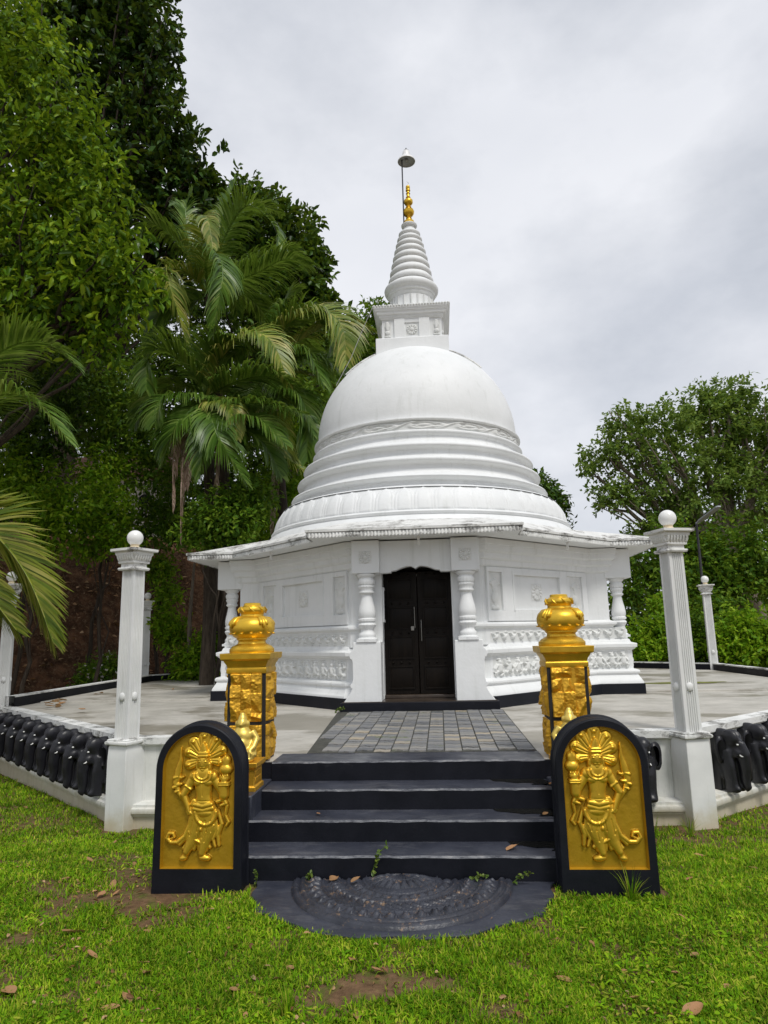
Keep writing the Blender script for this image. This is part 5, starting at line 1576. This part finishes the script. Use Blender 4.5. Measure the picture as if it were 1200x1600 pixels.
palm('tallest coconut palm, its upright fronds reaching the sky left of the spire', (-4.6, 15.9, .2), (326, 462, 15.3),
     [(GRN, .75, .5, [(336, 390, 15.4), (352, 325, 15.5), (369, 280, 15.6)]), (GRN, .9, .9, [(345, 385, 15.0), (385, 322, 14.7), (428, 352, 14.4), (436, 390, 14.3)]),
      (GRN, .8, .9, [(342, 400, 15.6), (372, 345, 16.0), (410, 322, 16.4), (440, 335, 16.8)]), (YEL, .7, 1.3, [(318, 380, 14.6), (312, 343, 14.0), (324, 342, 13.5), (333, 388, 13.3)]),
      (GRN, .9, 1.4, [(322, 410, 14.5), (335, 395, 13.8), (348, 425, 13.3), (332, 525, 13.1)]), (YEL, .85, 1.4, [(300, 430, 14.8), (258, 418, 14.4), (266, 448, 14.1), (291, 535, 14.0)]),
      (GRN, .8, 1.2, [(295, 400, 15.2), (245, 352, 15.1), (222, 362, 15.0), (218, 395, 14.9)]), (GRN, 1.0, 1.1, [(355, 445, 14.8), (405, 425, 14.2), (446, 405, 13.8), (486, 415, 13.6)]),
      (GRN, .9, .9, [(300, 390, 15.8), (290, 330, 16.0), (300, 300, 16.1)]), (GRN, .9, 1.1, [(350, 430, 15.6), (410, 400, 15.8), (455, 395, 16.0), (500, 420, 16.1)]), (GRN, .8, 1.1, [(300, 470, 15.0), (255, 480, 14.8), (230, 520, 14.6)])],
     31, extra=((90, 60, 3, 90), (150, 30, 3, 100), (60, 40, 3, 100)))
palm('lower coconut palm with dry brown fronds hanging down its trunk', (-4.7, 14.4, .0), (322, 622, 14.1),
     [(YEL, .95, 1.4, [(345, 560, 13.8), (392, 520, 13.4), (428, 540, 13.1), (449, 598, 13.0)]), (GRN, 1.0, .9, [(330, 570, 13.9), (345, 540, 13.6), (362, 528, 13.2)]),
      (GRN, 1.0, 1.0, [(295, 580, 13.9), (255, 545, 13.6), (232, 560, 13.4), (228, 610, 13.3)]), (YEL, .6, 1.5, [(335, 628, 13.5), (352, 628, 13.2), (366, 645, 13.0), (371, 685, 12.9)]),
      (GRN, 1.0, 1.0, [(360, 600, 13.6), (415, 588, 13.2), (470, 606, 12.9)]), (GRN, .9, 1.0, [(360, 630, 13.5), (420, 632, 13.1), (482, 648, 12.8)]),
      (GRN, .9, 1.2, [(355, 648, 13.4), (405, 655, 13.0), (448, 696, 12.8)]), (GRN, .9, 1.1, [(310, 585, 14.4), (290, 545, 14.6), (285, 528, 14.8)]), (GRN, .95, 1.3, [(285, 620, 13.5), (255, 625, 13.1), (242, 660, 12.9)]),
      (YEL, .8, 1.2, [(370, 590, 14.4), (440, 580, 14.5), (500, 592, 14.6), (528, 612, 14.7)]), (GRN, .9, 1.2, [(320, 640, 13.4), (330, 655, 13.0), (345, 690, 12.8), (385, 755, 12.9)]), (GRN, .9, 1.2, [(300, 645, 13.4), (275, 665, 13.0), (255, 720, 12.9)]), (GRN, .8, 1.3, [(325, 650, 13.3), (318, 690, 12.9), (312, 745, 12.8)]), (GRN, .95, 1.1, [(360, 660, 13.6), (410, 690, 13.4), (440, 745, 13.3)])],
     32, .13, .92, 90, dry=[[(302, 655, 13.8), (274, 695, 13.2), (270, 800, 13.1)], [(306, 665, 13.8), (286, 715, 13.2), (282, 850, 13.0)], [(312, 655, 13.8), (298, 695, 13.3), (291, 765, 13.2)], [(330, 665, 13.8), (338, 715, 13.3), (335, 785, 13.2)]],
     extra=((100, 60, 2.6, 90), (160, 40, 2.6, 100)))
palm('coconut palm tucked against the dome with long arching fronds', (-3.1, 15.6, .0), (418, 562, 15.0),
     [(YEL, 1.15, 1.2, [(450, 505, 14.6), (500, 484, 14.3), (534, 510, 14.0), (541, 570, 13.9)]), (GRN, 1.05, 1.1, [(445, 515, 14.9), (480, 496, 14.8), (515, 520, 14.7), (520, 565, 14.6)]), (YEL, .8, 1.0, [(470, 530, 15.0), (535, 500, 15.0), (588, 520, 15.0)]), (GRN, .9, 1.0, [(450, 560, 14.6), (500, 560, 14.4), (548, 592, 14.3)]),
      (GRN, .9, 1.0, [(430, 510, 15.2), (445, 470, 15.5), (470, 455, 15.8)]), (GRN, 1.0, 1.2, [(440, 560, 14.4), (480, 555, 14.0), (505, 600, 13.8)]), (GRN, 1.0, 1.1, [(440, 620, 14.4), (475, 650, 14.1), (480, 720, 14.0)]), (GRN, .9, 1.1, [(400, 600, 14.3), (380, 640, 14.0), (375, 700, 13.9)]), (GRN, .95, 1.2, [(390, 540, 14.6), (375, 530, 14.2), (365, 560, 13.9)]), (GRN, .9, 1.1, [(440, 600, 14.4), (470, 620, 14.1), (490, 680, 14.0)]), (YEL, .75, 1.0, [(440, 690, 14.0), (465, 728, 13.9), (490, 738, 13.9)])],
     33, .12, .95, 90, dry=[[(428, 610, 14.6), (432, 700, 14.4), (424, 835, 14.3)]], extra=((100, 60, 2.6, 90), (150, 50, 2.6, 100), (60, 50, 2.8, 90)))
# foreground palm whose crown is out of frame at the left
fp = thing('coconut_palm', 'near coconut palm at the left edge, three of its fronds reaching into view', 'palm', (-7.6, 9.3, -.3), 0, 'coconut palms')
pb = np.array((-7.6, 9.3, -.3))
mb = MB(); mb.tube([(0, 0, -.4), (.08, 0, 1.5), (.15, -.05, 3.2), (.18, -.1, 5.0)], [.22, .17, .15, .14], 12); mb.build('trunk', 'bark', fp, smooth=60)
cr_ = np.array((-7.42, 9.2, 4.75))
A_ = lambda x, y, Y: np.array(at_y(x, y, Y))
for i, (pts, L_, n_, mt, tw, sg) in enumerate([
        ([cr_, A_(-60, 600, 9.0), A_(10, 545, 8.9), A_(70, 535, 8.8), A_(118, 572, 8.7)], .80, 130, 'frond_green', .2, .5),
        ([cr_, A_(-70, 660, 8.7), A_(0, 618, 8.5), A_(55, 630, 8.4), A_(108, 690, 8.3)], .80, 130, 'frond_green', .1, .9),
        ([cr_, A_(-110, 790, 8.6), A_(-25, 822, 8.4), A_(40, 895, 8.3), A_(84, 1005, 8.2)], 1.0, 190, 'frond_lime', 1.3, .22),
        ([cr_, A_(-140, 820, 8.7), A_(-80, 862, 8.6), A_(-28, 915, 8.5), A_(26, 985, 8.4)], 1.0, 170, 'frond_lime', 1.2, .3),
        ([cr_, cr_ + np.array((-1, .5, .8)), cr_ + np.array((-2.2, .9, .6)), cr_ + np.array((-3.0, 1.1, -.4))], .6, 40, 'frond_green', 0, .6),
        ([cr_, cr_ + np.array((-.3, -1.2, .7)), cr_ + np.array((-.6, -2.2, .3)), cr_ + np.array((-.7, -2.9, -.8))], .6, 40, 'frond_green', 0, .6),
        ([cr_, cr_ + np.array((.1, .8, 1.3)), cr_ + np.array((.0, 1.8, 1.9)), cr_ + np.array((.1, 2.9, 1.5))], .6, 40, 'frond_green', 0, .6)]):
    V, F = frond_mesh([p - pb for p in pts], L_, n_, mt, 900 + i, tw, sg, .030, .45 if i in (2, 3) else 0)
    fast_mesh('frond', V, F, mt, fp)

# old fig trunk with hanging roots on the bank
ft = thing('rooted_trunk', 'dark old trunk with hanging aerial roots behind the left kerb', 'tree', (-4.95, 16.3, -.1))
mb = MB(); mb.tube([(0, 0, -.3), (.05, 0, 1.2), (-.05, .1, 2.6), (.1, .1, 5.0)], [.34, .24, .22, .20], 12)
rr = random.Random(12)
for k in range(26):
    a = rr.uniform(0, 2 * PI); d = rr.uniform(.12, .55); h = rr.uniform(2.0, 4.4)
    mb.tube([(.12 * math.cos(a), .12 * math.sin(a), h), (d * .5 * math.cos(a), d * .5 * math.sin(a) - .1, h * .6), (d * math.cos(a) + rr.uniform(-.1, .1), d * math.sin(a) - .15, -.3)], [.03, .022, .03], 6)
mb.build('trunk', 'bark', ft, smooth=60)
sl = thing('tree_stem', 'slim dead stem hanging with fibres beside the creeper', 'tree', (-5.72, 16.2, -.2))
mb = MB(); mb.tube([(0, 0, -.2), (.02, 0, .9), (-.02, .02, 2.2), (.05, .05, 3.6)], [.07, .08, .05, .03], 8)
for k in range(14):
    a = rr.uniform(0, 2 * PI); mb.tube([(.03 * math.cos(a), .03 * math.sin(a), 1.5), (.09 * math.cos(a), .09 * math.sin(a), .6), (.11 * math.cos(a), .11 * math.sin(a), .1)], [.015, .02, .012], 5)
mb.build('trunk', 'pale_bark', sl, smooth=60)

# ================================================================== grass
def scatter_grass():
    r = np.random.default_rng(5)
    n = 780000
    y = 2.45 / (1 - r.random(n) * (1 - 2.45 / 11.5))       # density falls with distance
    xl = -.78 * y - .5; xr = .50 * y + .9
    x = xl + (xr - xl) * r.random(n)
    # keep some where the frame is wide
    keep = np.ones(n, bool)
    # bare places
    den = fbm(x * 1.1 + 7, y * 1.1 + 3, 31, 4)
    den2 = fbm(x * 5 + 7, y * 5 + 3, 41, 3)
    thr = .36 + .0 * x
    for cx, cy, rr_ in ((-.10, 3.38, .15), (.28, 3.45, .11), (-.26, 3.22, .11), (-1.9, 4.5, .55), (-1.25, 4.35, .30), (-2.6, 5.6, .5), (-1.7, 5.3, .45), (-3.6, 6.6, .6), (.75, 4.15, .2), (1.9, 5.2, .3), (2.6, 4.3, .22), (-2.7, 4.0, .3), (1.7, 6.6, .5)):
        thr = thr + .13 * np.exp(-(((x - cx) ** 2 + (y - cy) ** 2) / rr_ ** 2))
    keep &= (den * .5 + den2 * .5 + r.normal(0, .085, n)) > thr
    # hard limits: apron, slabs, walls
    ea = (x / .955) ** 2 + ((y - 4.655) / .818) ** 2
    keep &= ~((ea < 1) & (y < 4.66))
    keep &= ~((np.abs(x) < 1.47) & (y > 4.62)); keep &= ~((np.abs(x) > .97) & (np.abs(x) < 1.62) & (y > 4.485))
    def below(ax, ay, bx, by):  # side of the wall line, in front
        return (bx - ax) * (y - ay) - (by - ay) * (x - ax)
    keep &= ~((x > -2.87) & (x < 2.59) & (y > 6.82))
    dl = Vector(OCT[7]) - Vector(OCT[0]); nl = Vector((-dl.y, dl.x)).normalized(); nl = nl if nl.y < 0 else -nl
    keep &= ~((x <= -2.87 + .2) & ((x - OCT[0][0]) * nl.x + (y - OCT[0][1]) * nl.y < .13))
    dr = Vector(OCT[2]) - Vector(OCT[1]); nr = Vector((dr.y, -dr.x)).normalized()
    keep &= ~((x >= 2.59 - .2) & ((x - OCT[1][0]) * nr.x + (y - OCT[1][1]) * nr.y < .13))
    for px_, py_ in ((-2.90, 6.93), (2.61, 6.90)): keep &= ~(np.hypot(x - px_, y - py_) < .2)
    x, y = x[keep], y[keep]; n = len(x)
    z = lawn_z(x, y) - .004
    sc = 1 + .10 * (y - 3)
    tall = .45 * fbm(x * 2.2 + 50, y * 2.2 + 10, 51, 3) + .65 * np.clip(fbm(x * 8 + 20, y * 8 + 30, 57, 3) * 1.6 - .3, 0, 1)
    h = (.013 + .024 * r.random(n) ** 1.5) * sc * (.55 + .9 * tall); w = (.0038 + .0044 * r.random(n)) * sc
    az = r.uniform(0, 2 * PI, n); lean = r.uniform(.25, 1.35, n)
    d = np.stack([np.cos(az), np.sin(az), np.zeros(n)], -1); s_ = np.stack([-np.sin(az), np.cos(az), np.zeros(n)], -1)
    p = np.stack([x, y, z], -1); up = np.array([0, 0, 1.0])
    m1 = p + d * (h * .45 * np.sin(lean))[:, None] + up * (h * .62)[:, None]
    tp = p + d * (h * 1.15 * np.sin(lean))[:, None] + up * (h * (.45 + .75 * np.cos(lean)))[:, None]
    V = np.stack([p - s_ * w[:, None] * .35, p + s_ * w[:, None] * .35, m1 + s_ * w[:, None] * .5, m1 - s_ * w[:, None] * .5, tp], 1).reshape(-1, 3)
    b = np.arange(n)[:, None] * 5
    F = np.concatenate([b + np.array([[0, 1, 2]]), b + np.array([[0, 2, 3]]), b + np.array([[3, 2, 4]])], 1).reshape(-1, 3)
    tag(fast_mesh('grass', V, F, 'grass_blade'), kind='stuff')
    return n
scatter_grass()
# low broad-leaved lawn weeds between the blades
r = np.random.default_rng(15); n = 42000
y = 2.5 / (1 - r.random(n) * (1 - 2.5 / 9.0)); x = -.75 * y - .3 + (1.25 * y + 1.0) * r.random(n)
cl = fbm(x * 1.7 + 21, y * 1.7 + 13, 61, 3) + r.normal(0, .05, n)
kp = (cl > .47) & ~((np.abs(x) < 1.7) & (y > 4.40)) & ~(((x / 1.03) ** 2 + ((y - 4.655) / .89) ** 2 < 1)) & (y < 6.6 + 0 * x) & (((x > -2.9) & (x < 2.6)) | (y < 6.3))
for cx, cy, q in ((-.10, 3.36, .20), (.30, 3.42, .13), (-1.9, 4.5, .4)): kp &= np.hypot(x - cx, y - cy) > q
x, y = x[kp], y[kp]; n = len(x)
pos = np.stack([x, y, lawn_z(x, y) + r.uniform(.004, .030, n)], -1)
V, F = leaf_geo(pos, r.normal(0, 1, (n, 3)) * np.array([1, 1, .35]), np.array([0, 0, 1.0]) + r.normal(0, .35, (n, 3)), r.uniform(.018, .042, n), r.uniform(.008, .017, n), .15, 1)
tag(fast_mesh('lawn_weeds', V, F, 'grass_blade'), kind='stuff')


def tuft(name, label, cat, loc, n, h, spread, mat, seed, wide=.006):
    r = np.random.default_rng(seed); V = []; F = []
    for i in range(n):
        az = r.uniform(0, 2 * PI); d = np.array([math.cos(az), math.sin(az), 0]); s_ = np.array([-d[1], d[0], 0]); hh = h * r.uniform(.5, 1.1); ln = r.uniform(.1, .7)
        p0 = d * r.uniform(0, .03); o = len(V)
        for k, t in enumerate((0, .35, .7, 1.0)):
            q = p0 + d * spread * ln * t ** 2 + np.array([0, 0, hh * (t - .25 * ln * t * t)]); ww = wide * (1, 1, .7, .08)[k]
            V += [q - s_ * ww / 2, q + s_ * ww / 2]
        F += [(o + 2 * k, o + 2 * k + 1, o + 2 * k + 3, o + 2 * k + 2) for k in range(3)]
    o = fast_mesh(name, np.array(V), np.array(F), mat); o.location = loc
    return tag(o, label, cat)
gz = lambda x, y: float(lawn_z(np.array([x]), np.array([y]))[0])
for lab, x, y, n, h, sp_, sd in (('dense upright grass tuft at the bottom edge left of centre', -.40, 3.13, 70, .115, .09, 1), ('tall thin grass tuft in front of the right guardstone', 1.36, 4.42, 34, .23, .16, 2), ('grass tuft in front of the moonstone apron', .06, 3.74, 40, .085, .06, 3),
                                 ('spiky grass clump at the foot of the right post', 2.42, 6.55, 26, .20, .20, 4), ('grass clump by the pedestal between the right guardstone and post', 2.1, 6.50, 16, .22, .14, 5), ('small grass tuft by the left wall near the guardstone', -1.85, 6.45, 22, .13, .10, 6), ('round grass tuft on the lawn right of the moonstone', .72, 3.82, 40, .07, .07, 7)):
    tuft('grass_tuft', lab, 'grass tuft', (x, y, gz(x, y) - .005), n, h, sp_, 'grass_blade', sd)


def weed(label, loc, pts, n, ln, seed):
    g = thing('weed', label, 'weed', loc)
    mb = MB(); mb.tube(pts, [.0035] * (len(pts) - 1) + [.0015], 5); mb.build('stem', 'weed_leaf', g, smooth=60)
    r = np.random.default_rng(seed); P_ = np.array(pts); t = r.random(n) * (len(pts) - 1.001); k = t.astype(int); f = (t - k)[:, None]
    pos = P_[k] * (1 - f) + P_[k + 1] * f
    V, F = leaf_geo(pos, r.normal(0, 1, (n, 3)) + np.array([0, -.6, .1]), np.array([0, -.6, .8]) + r.normal(0, .4, (n, 3)), ln * r.uniform(.6, 1.2, n), ln * .6 * r.uniform(.7, 1.2, n), .15, 1)
    fast_mesh('leaves', V, F, 'weed_leaf', g)
weed('climbing yellow-green weed growing up the lowest riser', (-.17, 4.625, .01), [(0, 0, 0), (-.015, -.012, .06), (.01, -.015, .13), (.03, -.02, .18), (.085, -.02, .225)], 34, .032, 1)
weed('small leafy weed left of the moonstone against the riser', (-.60, 4.62, .01), [(0, 0, 0), (.01, -.01, .04), (.03, -.02, .07)], 16, .028, 2)
weed('small leafy weed against the riser right of the moonstone centre', (.47, 4.60, .01), [(-.06, 0, 0), (0, -.01, .05), (.07, -.02, .06)], 22, .028, 3)
weed('small leafy weed at the right end of the lowest riser', (.74, 4.60, .01), [(-.06, 0, 0), (0, -.01, .05), (.06, -.02, .07)], 20, .028, 4)
weed('tiny weed at the left corner of the lowest riser', (-.93, 4.60, .01), [(0, 0, 0), (.01, -.01, .06), (.0, -.02, .09)], 14, .024, 5)
weed('small weed at the left corner of the porch step', (-1.03, 8.95, P + .01), [(-.04, 0, 0), (0, -.01, .05), (.06, -.02, .05)], 24, .035, 6)
# moss patch
mb = MB(); c = at_z(1065, 1067, P + .03); n = 26
mb.add([(c.x + .75 * math.cos(a) * (1 + .12 * math.sin(3 * a)), c.y + .20 * math.sin(a) * (1 + .2 * math.sin(5 * a)), P + .034) for a in [2 * PI * k / n for k in range(n)]], [tuple(range(n))])
plain('moss', (.16, .17, .03), .9, 0, .3, 8)
tag(mb.build('moss', 'moss', smooth=0), kind='stuff')


# ================================================================== fallen leaves
def leaf_mesh(seed, L=.10, curl=.4):
    r = random.Random(seed); V = []; F = []; nu, nv = 9, 5
    w0 = L * r.uniform(.20, .32); cv = r.uniform(.3, 1) * curl; tw = r.uniform(-.5, .5)
    for i in range(nu):
        t = i / (nu - 1); w = w0 * (math.sin(PI * min(1, t * .93 + .04)) ** .75)
        for j in range(nv):
            s_ = (j / (nv - 1) - .5) * 2
            x = (t - .5) * L; y = s_ * w; z = cv * L * (.55 * s_ * s_ * (w / w0) * .5 + .6 * (t - .5) ** 2) + tw * s_ * (t - .5) * L * .35 + r.uniform(-.02, .02) * L
            V.append((x, y, z + .004))
    for i in range(nu - 1):
        for j in range(nv - 1): a = i * nv + j; F.append((a, a + nv, a + nv + 1, a + 1))
    me = bpy.data.meshes.new('fallen_leaf'); me.from_pydata(V, [], F); me.materials.append(M['dry_leaf']); me.polygons.foreach_set('use_smooth', [True] * len(F)); return me
LM = [leaf_mesh(k) for k in range(9)]
rl = random.Random(3)
def put_leaf(loc, s_, label, group=None, cat='leaf'):
    o = link('fallen_leaf', rl.choice(LM)); o.location = loc; o.rotation_euler = (rl.uniform(-.35, .35), rl.uniform(-.35, .35), rl.uniform(0, 6.28)); o.scale = (s_,) * 3
    tag(o, label, cat, group); return o
def on_lawn(px_, py_):
    p = at_z(px_, py_, 0)
    for _ in range(6): p = at_z(px_, py_, gz(p.x, p.y) + .015)
    return (p.x, p.y, gz(p.x, p.y) + .014)
lawn = [(27, 1297), (7, 1293), (36, 1321), (83, 1331), (73, 1347), (44, 1353), (102, 1374), (178, 1318), (165, 1363), (159, 1398), (183, 1395), (220, 1393), (163, 1452), (230, 1455), (143, 1493), (223, 1505), (229, 1520), (366, 1547), (383, 1587), (198, 1560), (1147, 1342), (1075, 1375), (925, 1475), (1085, 1493), (1137, 1542), (1177, 1357), (590, 1517), (550, 1500), (558, 1588), (735, 1513), (455, 1513), (12, 1240), (40, 1262), (66, 1280), (120, 1300), (1055, 1520), (880, 1530), (990, 1560), (140, 1345), (60, 1400), (210, 1350), (25, 1380), (730, 1440), (770, 1436), (790, 1400), (1000, 1330)]
for i, (a, b) in enumerate(lawn): put_leaf(on_lawn(a, b), rl.uniform(.42, .85), 'dry brown fallen leaf lying on the green lawn', 'fallen leaves on the lawn')
put_leaf(on_lawn(116, 1458), 1.35, 'largest curled dry leaf on the lawn, below the left guardstone')
put_leaf(on_lawn(177, 1383), .95, 'pale grey-brown leaf lying left of the left guardstone foot')
put_leaf(on_lawn(14, 1550), 1.0, 'curled brown leaf at the left edge near the bottom of the lawn')
put_leaf(on_lawn(173, 1575), .8, 'reddish dark leaf at the bottom edge of the lawn, left of centre')
put_leaf(on_lawn(1095, 1338), .95, 'pale dry leaf on the lawn just right of the right guardstone')
put_leaf(on_lawn(1083, 1580), 1.05, 'crumpled brown leaf in the bottom right corner of the lawn')
for px_, py_, z, s_, lab in ((503, 1313, .155, .95, 'arched brown leaf on the first step, left of centre'), (801, 1328, .155, .95, 'heart-shaped pale leaf on the first step, right side'), (497, 1274, .293, .45, 'tiny pink leaf scrap on the second step'), (852, 1274, .293, .6, 'small pale leaf beside the puddle on the second step'), (862, 1227, .434, .5, 'small leaf in the puddle at the right end of the third step'),
                         (521, 1376, .035, .75, 'pale leaf on the upper left rim of the moonstone'), (556, 1378, .045, .75, 'tan leaf lying just right of the pale leaf on the moonstone rim'), (915, 1091, P, .9, 'reddish leaf on the terrace right of the right gold pillar')):
    p = at_z(px_, py_, z); put_leaf((p.x, p.y, z + .010), s_, lab)
for k in range(11):
    p = at_z(84 + rl.uniform(-12, 22), 1105 + rl.uniform(-6, 4), P); put_leaf((p.x, p.y, P + .02 + rl.uniform(0, .05)), rl.uniform(1.1, 1.8), 'reddish dry leaf in the pile by the left kerb', 'leaf pile by the left kerb')
for px_, py_ in ((150, 1086), (158, 1084), (128, 1110), (215, 1083), (270, 1078)):
    p = at_z(px_, py_, P + .03); put_leaf((p.x, p.y, P + .04), 1.1, 'single reddish leaf along the back left kerb', 'leaves along the back left kerb')
# small scraps of dry leaf between the blades
r = np.random.default_rng(91); n = 5200
y = 2.6 / (1 - r.random(n) * (1 - 2.6 / 9.5)); x = -.75 * y - .3 + (1.25 * y + 1.0) * r.random(n)
wt = np.exp(-(((x + 2.4) / 1.5) ** 2 + ((y - 4.9) / 1.6) ** 2)) + .22 + .5 * (fbm(x * 1.3, y * 1.3, 71, 3) > .52)
kp = (r.random(n) < wt * .75) & ~((np.abs(x) < 1.65) & (y > 4.45)) & ~(((x / 1.0) ** 2 + ((y - 4.655) / .86) ** 2 < 1)) & (y < 6.7) 
x, y = x[kp], y[kp]; n = len(x)
pos = np.stack([x, y, lawn_z(x, y) + r.uniform(.004, .020, n)], -1)
V, F = leaf_geo(pos, r.normal(0, 1, (n, 3)) * np.array([1, 1, .3]), np.array([0, 0, 1.0]) + r.normal(0, .5, (n, 3)), r.uniform(.010, .045, n), r.uniform(.006, .020, n), .3, 1)
tag(fast_mesh('leaf_litter', V, F, 'dry_leaf'), kind='stuff')
# leaf litter and twigs on the bank
r = np.random.default_rng(77); n = 5000
x = r.uniform(-13, -2, n); y = r.uniform(12.5, 21, n); d_, h_ = hill_h(x, y); k = (h_ > .1); x, y = x[k], y[k]; n = len(x)
pos = np.stack([x, y, bank_z(x, y) + .03], -1)
V, F = leaf_geo(pos, r.normal(0, 1, (n, 3)) * np.array([1, 1, .3]), np.array([0, 0, 1.0]) + r.normal(0, .5, (n, 3)), r.uniform(.08, .2, n), r.uniform(.04, .09, n), .2, 1)
tag(fast_mesh('leaf_litter', V, F, 'dry_leaf'), kind='stuff')

# ================================================================== lamps and the far house
sp = at_y(1092, 905, 18.5)
g = thing('street_lamp', 'slim street lamp with a flat angled head in front of the right-hand tree', 'street lamp', (sp.x, sp.y, -.3))
b = Vector((sp.x, sp.y, -.3)); top = at_y(1088, 818, 18.5) - b
mb = MB(); mb.tube([(top.x - .03, 0, 0), (top.x, 0, top.z)], [.045, .03], 10); mb.build('pole', 'dark_metal', g, smooth=60)
e = at_y(1124, 791, 17.6) - b
mb = MB(); v = (e - top); a = top + v * .12
mb.tube([top, a], .03, 8); mb.build('arm', 'lamp_grey', g)
side = v.cross(Vector((0, 0, 1))).normalized() * .075; upv = side.cross(v).normalized() * .018
mb = MB(); vs = []
for t, w in ((.10, .6), (.22, 1), (.96, 1), (1.0, .6)):
    q = top + v * t; vs += [q - side * w - upv, q + side * w - upv, q + side * w + upv, q - side * w + upv]
mb.add(vs, [(0, 3, 2, 1), (12, 13, 14, 15)] + [(i * 4 + k, i * 4 + (k + 1) % 4, i * 4 + 4 + (k + 1) % 4, i * 4 + 4 + k) for i in range(3) for k in range(4)]); mb.build('lamp_head', 'lamp_grey', g)
fl = at_y(226, 782, 16.7)
g = thing('flood_lamp', 'dark round flood lamp on a pole in the shade of the bank', 'lamp', (fl.x, fl.y, -.2))
mb = MB(); mb.tube([(0, .1, 0), (0, .1, fl.z + .1)], .03, 8); mb.build('pole', 'dark_metal', g)
mb = MB(); mb.lathe([(.04, .16), (.10, .12), (.15, .04), (.155, .0), (.14, -.01), (.10, .03), (.02, .04)], 20, mtx=Matrix.Translation((0, 0, fl.z + .2)) @ Matrix.Rotation(math.radians(50), 4, 'X')); hd = mb.build('lamp_head', 'dark_metal', g, smooth=50)
mb = MB(); mb.ball((0, -.05, fl.z + .15), (.035, .035, .05), 12, 8); mb.build('bulb', 'bulb_glass', g)
hs = at_y(165, 735, 24.5)
g = thing('house', 'tiled roof and pale wall of a house glimpsed through the trees on the left', 'house', (hs.x, hs.y, 2.0))
z0 = hs.z - 2.0
mb = MB(); mb.box(-2.6, 1.6, 0, 3, 0, z0 - .1); mb.build('wall', 'cream_wall', g)
mb = MB(); mb.add([(-2.9, -.4, z0 - .2), (1.9, -.4, z0 - .2), (1.9, 1.5, z0 + 1.0), (-2.9, 1.5, z0 + 1.0), (1.9, 3.4, z0 - .2), (-2.9, 3.4, z0 - .2), (-2.9, -.4, z0 - .3), (1.9, -.4, z0 - .3), (1.9, 3.4, z0 - .3), (-2.9, 3.4, z0 - .3)],
       [(0, 1, 2, 3), (3, 2, 4, 5), (1, 0, 6, 7), (5, 4, 8, 9), (6, 9, 8, 7), (2, 1, 7, 8, 4), (0, 3, 5, 9, 6)]); mb.build('roof', 'roof_tile', g, smooth=0)
mb = MB(); mb.box(-.4, .0, .2, .5, z0 - .1, z0 + .9); mb.build('chimney', 'cream_wall', g)

# ================================================================== light
w = bpy.data.worlds.new('World'); SC.world = w; w.use_nodes = True
nt = w.node_tree; nd = nt.nodes; lk = nt.links; nd.clear()
SUN_EL, SUN_AZ = math.radians(56), math.radians(150)    # azimuth clockwise from +y: behind the photographer, to the right
sky = nd.new('ShaderNodeTexSky'); sky.sky_type = 'NISHITA'; sky.sun_disc = False; sky.sun_elevation = SUN_EL; sky.sun_rotation = SUN_AZ
tc = nd.new('ShaderNodeTexCoord')
n1 = nd.new('ShaderNodeTexNoise'); n1.inputs['Scale'].default_value = 1.9; n1.inputs['Detail'].default_value = 7; n1.inputs['Roughness'].default_value = .56
mp = nd.new('ShaderNodeMapping'); mp.inputs['Scale'].default_value = (1, 1, 1.7); mp.inputs['Location'].default_value = (.3, 1.4, .2); lk.new(tc.outputs['Generated'], mp.inputs[0]); lk.new(mp.outputs[0], n1.inputs['Vector'])
rp = nd.new('ShaderNodeValToRGB'); e = rp.color_ramp.elements
e[0].position = .36; e[0].color = (5.3, 5.6, 6.2, 1); e[1].position = .62; e[1].color = (8.2, 8.35, 8.8, 1)
lk.new(n1.outputs[0], rp.inputs[0])
n2 = nd.new('ShaderNodeTexNoise'); n2.inputs['Scale'].default_value = 2.6; n2.inputs['Detail'].default_value = 4; lk.new(mp.outputs[0], n2.inputs['Vector'])
cv = nd.new('ShaderNodeMapRange'); cv.inputs[1].default_value = .3; cv.inputs[2].default_value = .6; cv.inputs[3].default_value = .84; cv.inputs[4].default_value = .97; lk.new(n2.outputs[0], cv.inputs[0])
mx = nd.new('ShaderNodeMix'); mx.data_type = 'RGBA'; lk.new(cv.outputs[0], mx.inputs['Factor']); lk.new(sky.outputs[0], mx.inputs['A']); lk.new(rp.outputs[0], mx.inputs['B'])
bg = nd.new('ShaderNodeBackground'); bg.inputs['Strength'].default_value = .076; lk.new(mx.outputs['Result'], bg.inputs['Color'])
wo = nd.new('ShaderNodeOutputWorld'); lk.new(bg.outputs[0], wo.inputs[0])
ld = bpy.data.lights.new('sun', 'SUN'); ld.energy = 1.5; ld.angle = math.radians(14); ld.color = (1.0, .965, .90)
so = bpy.data.objects.new('sun', ld); COL.objects.link(so)
dv = Vector((math.sin(SUN_AZ) * math.cos(SUN_EL), math.cos(SUN_AZ) * math.cos(SUN_EL), math.sin(SUN_EL)))
so.rotation_euler = dv.to_track_quat('Z', 'Y').to_euler(); so.location = dv * 60
vs_ = SC.view_settings; vs_.view_transform = 'Standard'; vs_.look = 'None'; vs_.exposure = 0.50; vs_.gamma = 1
SC.cycles.max_bounces = 6; SC.cycles.transparent_max_bounces = 4; SC.cycles.use_denoising = True
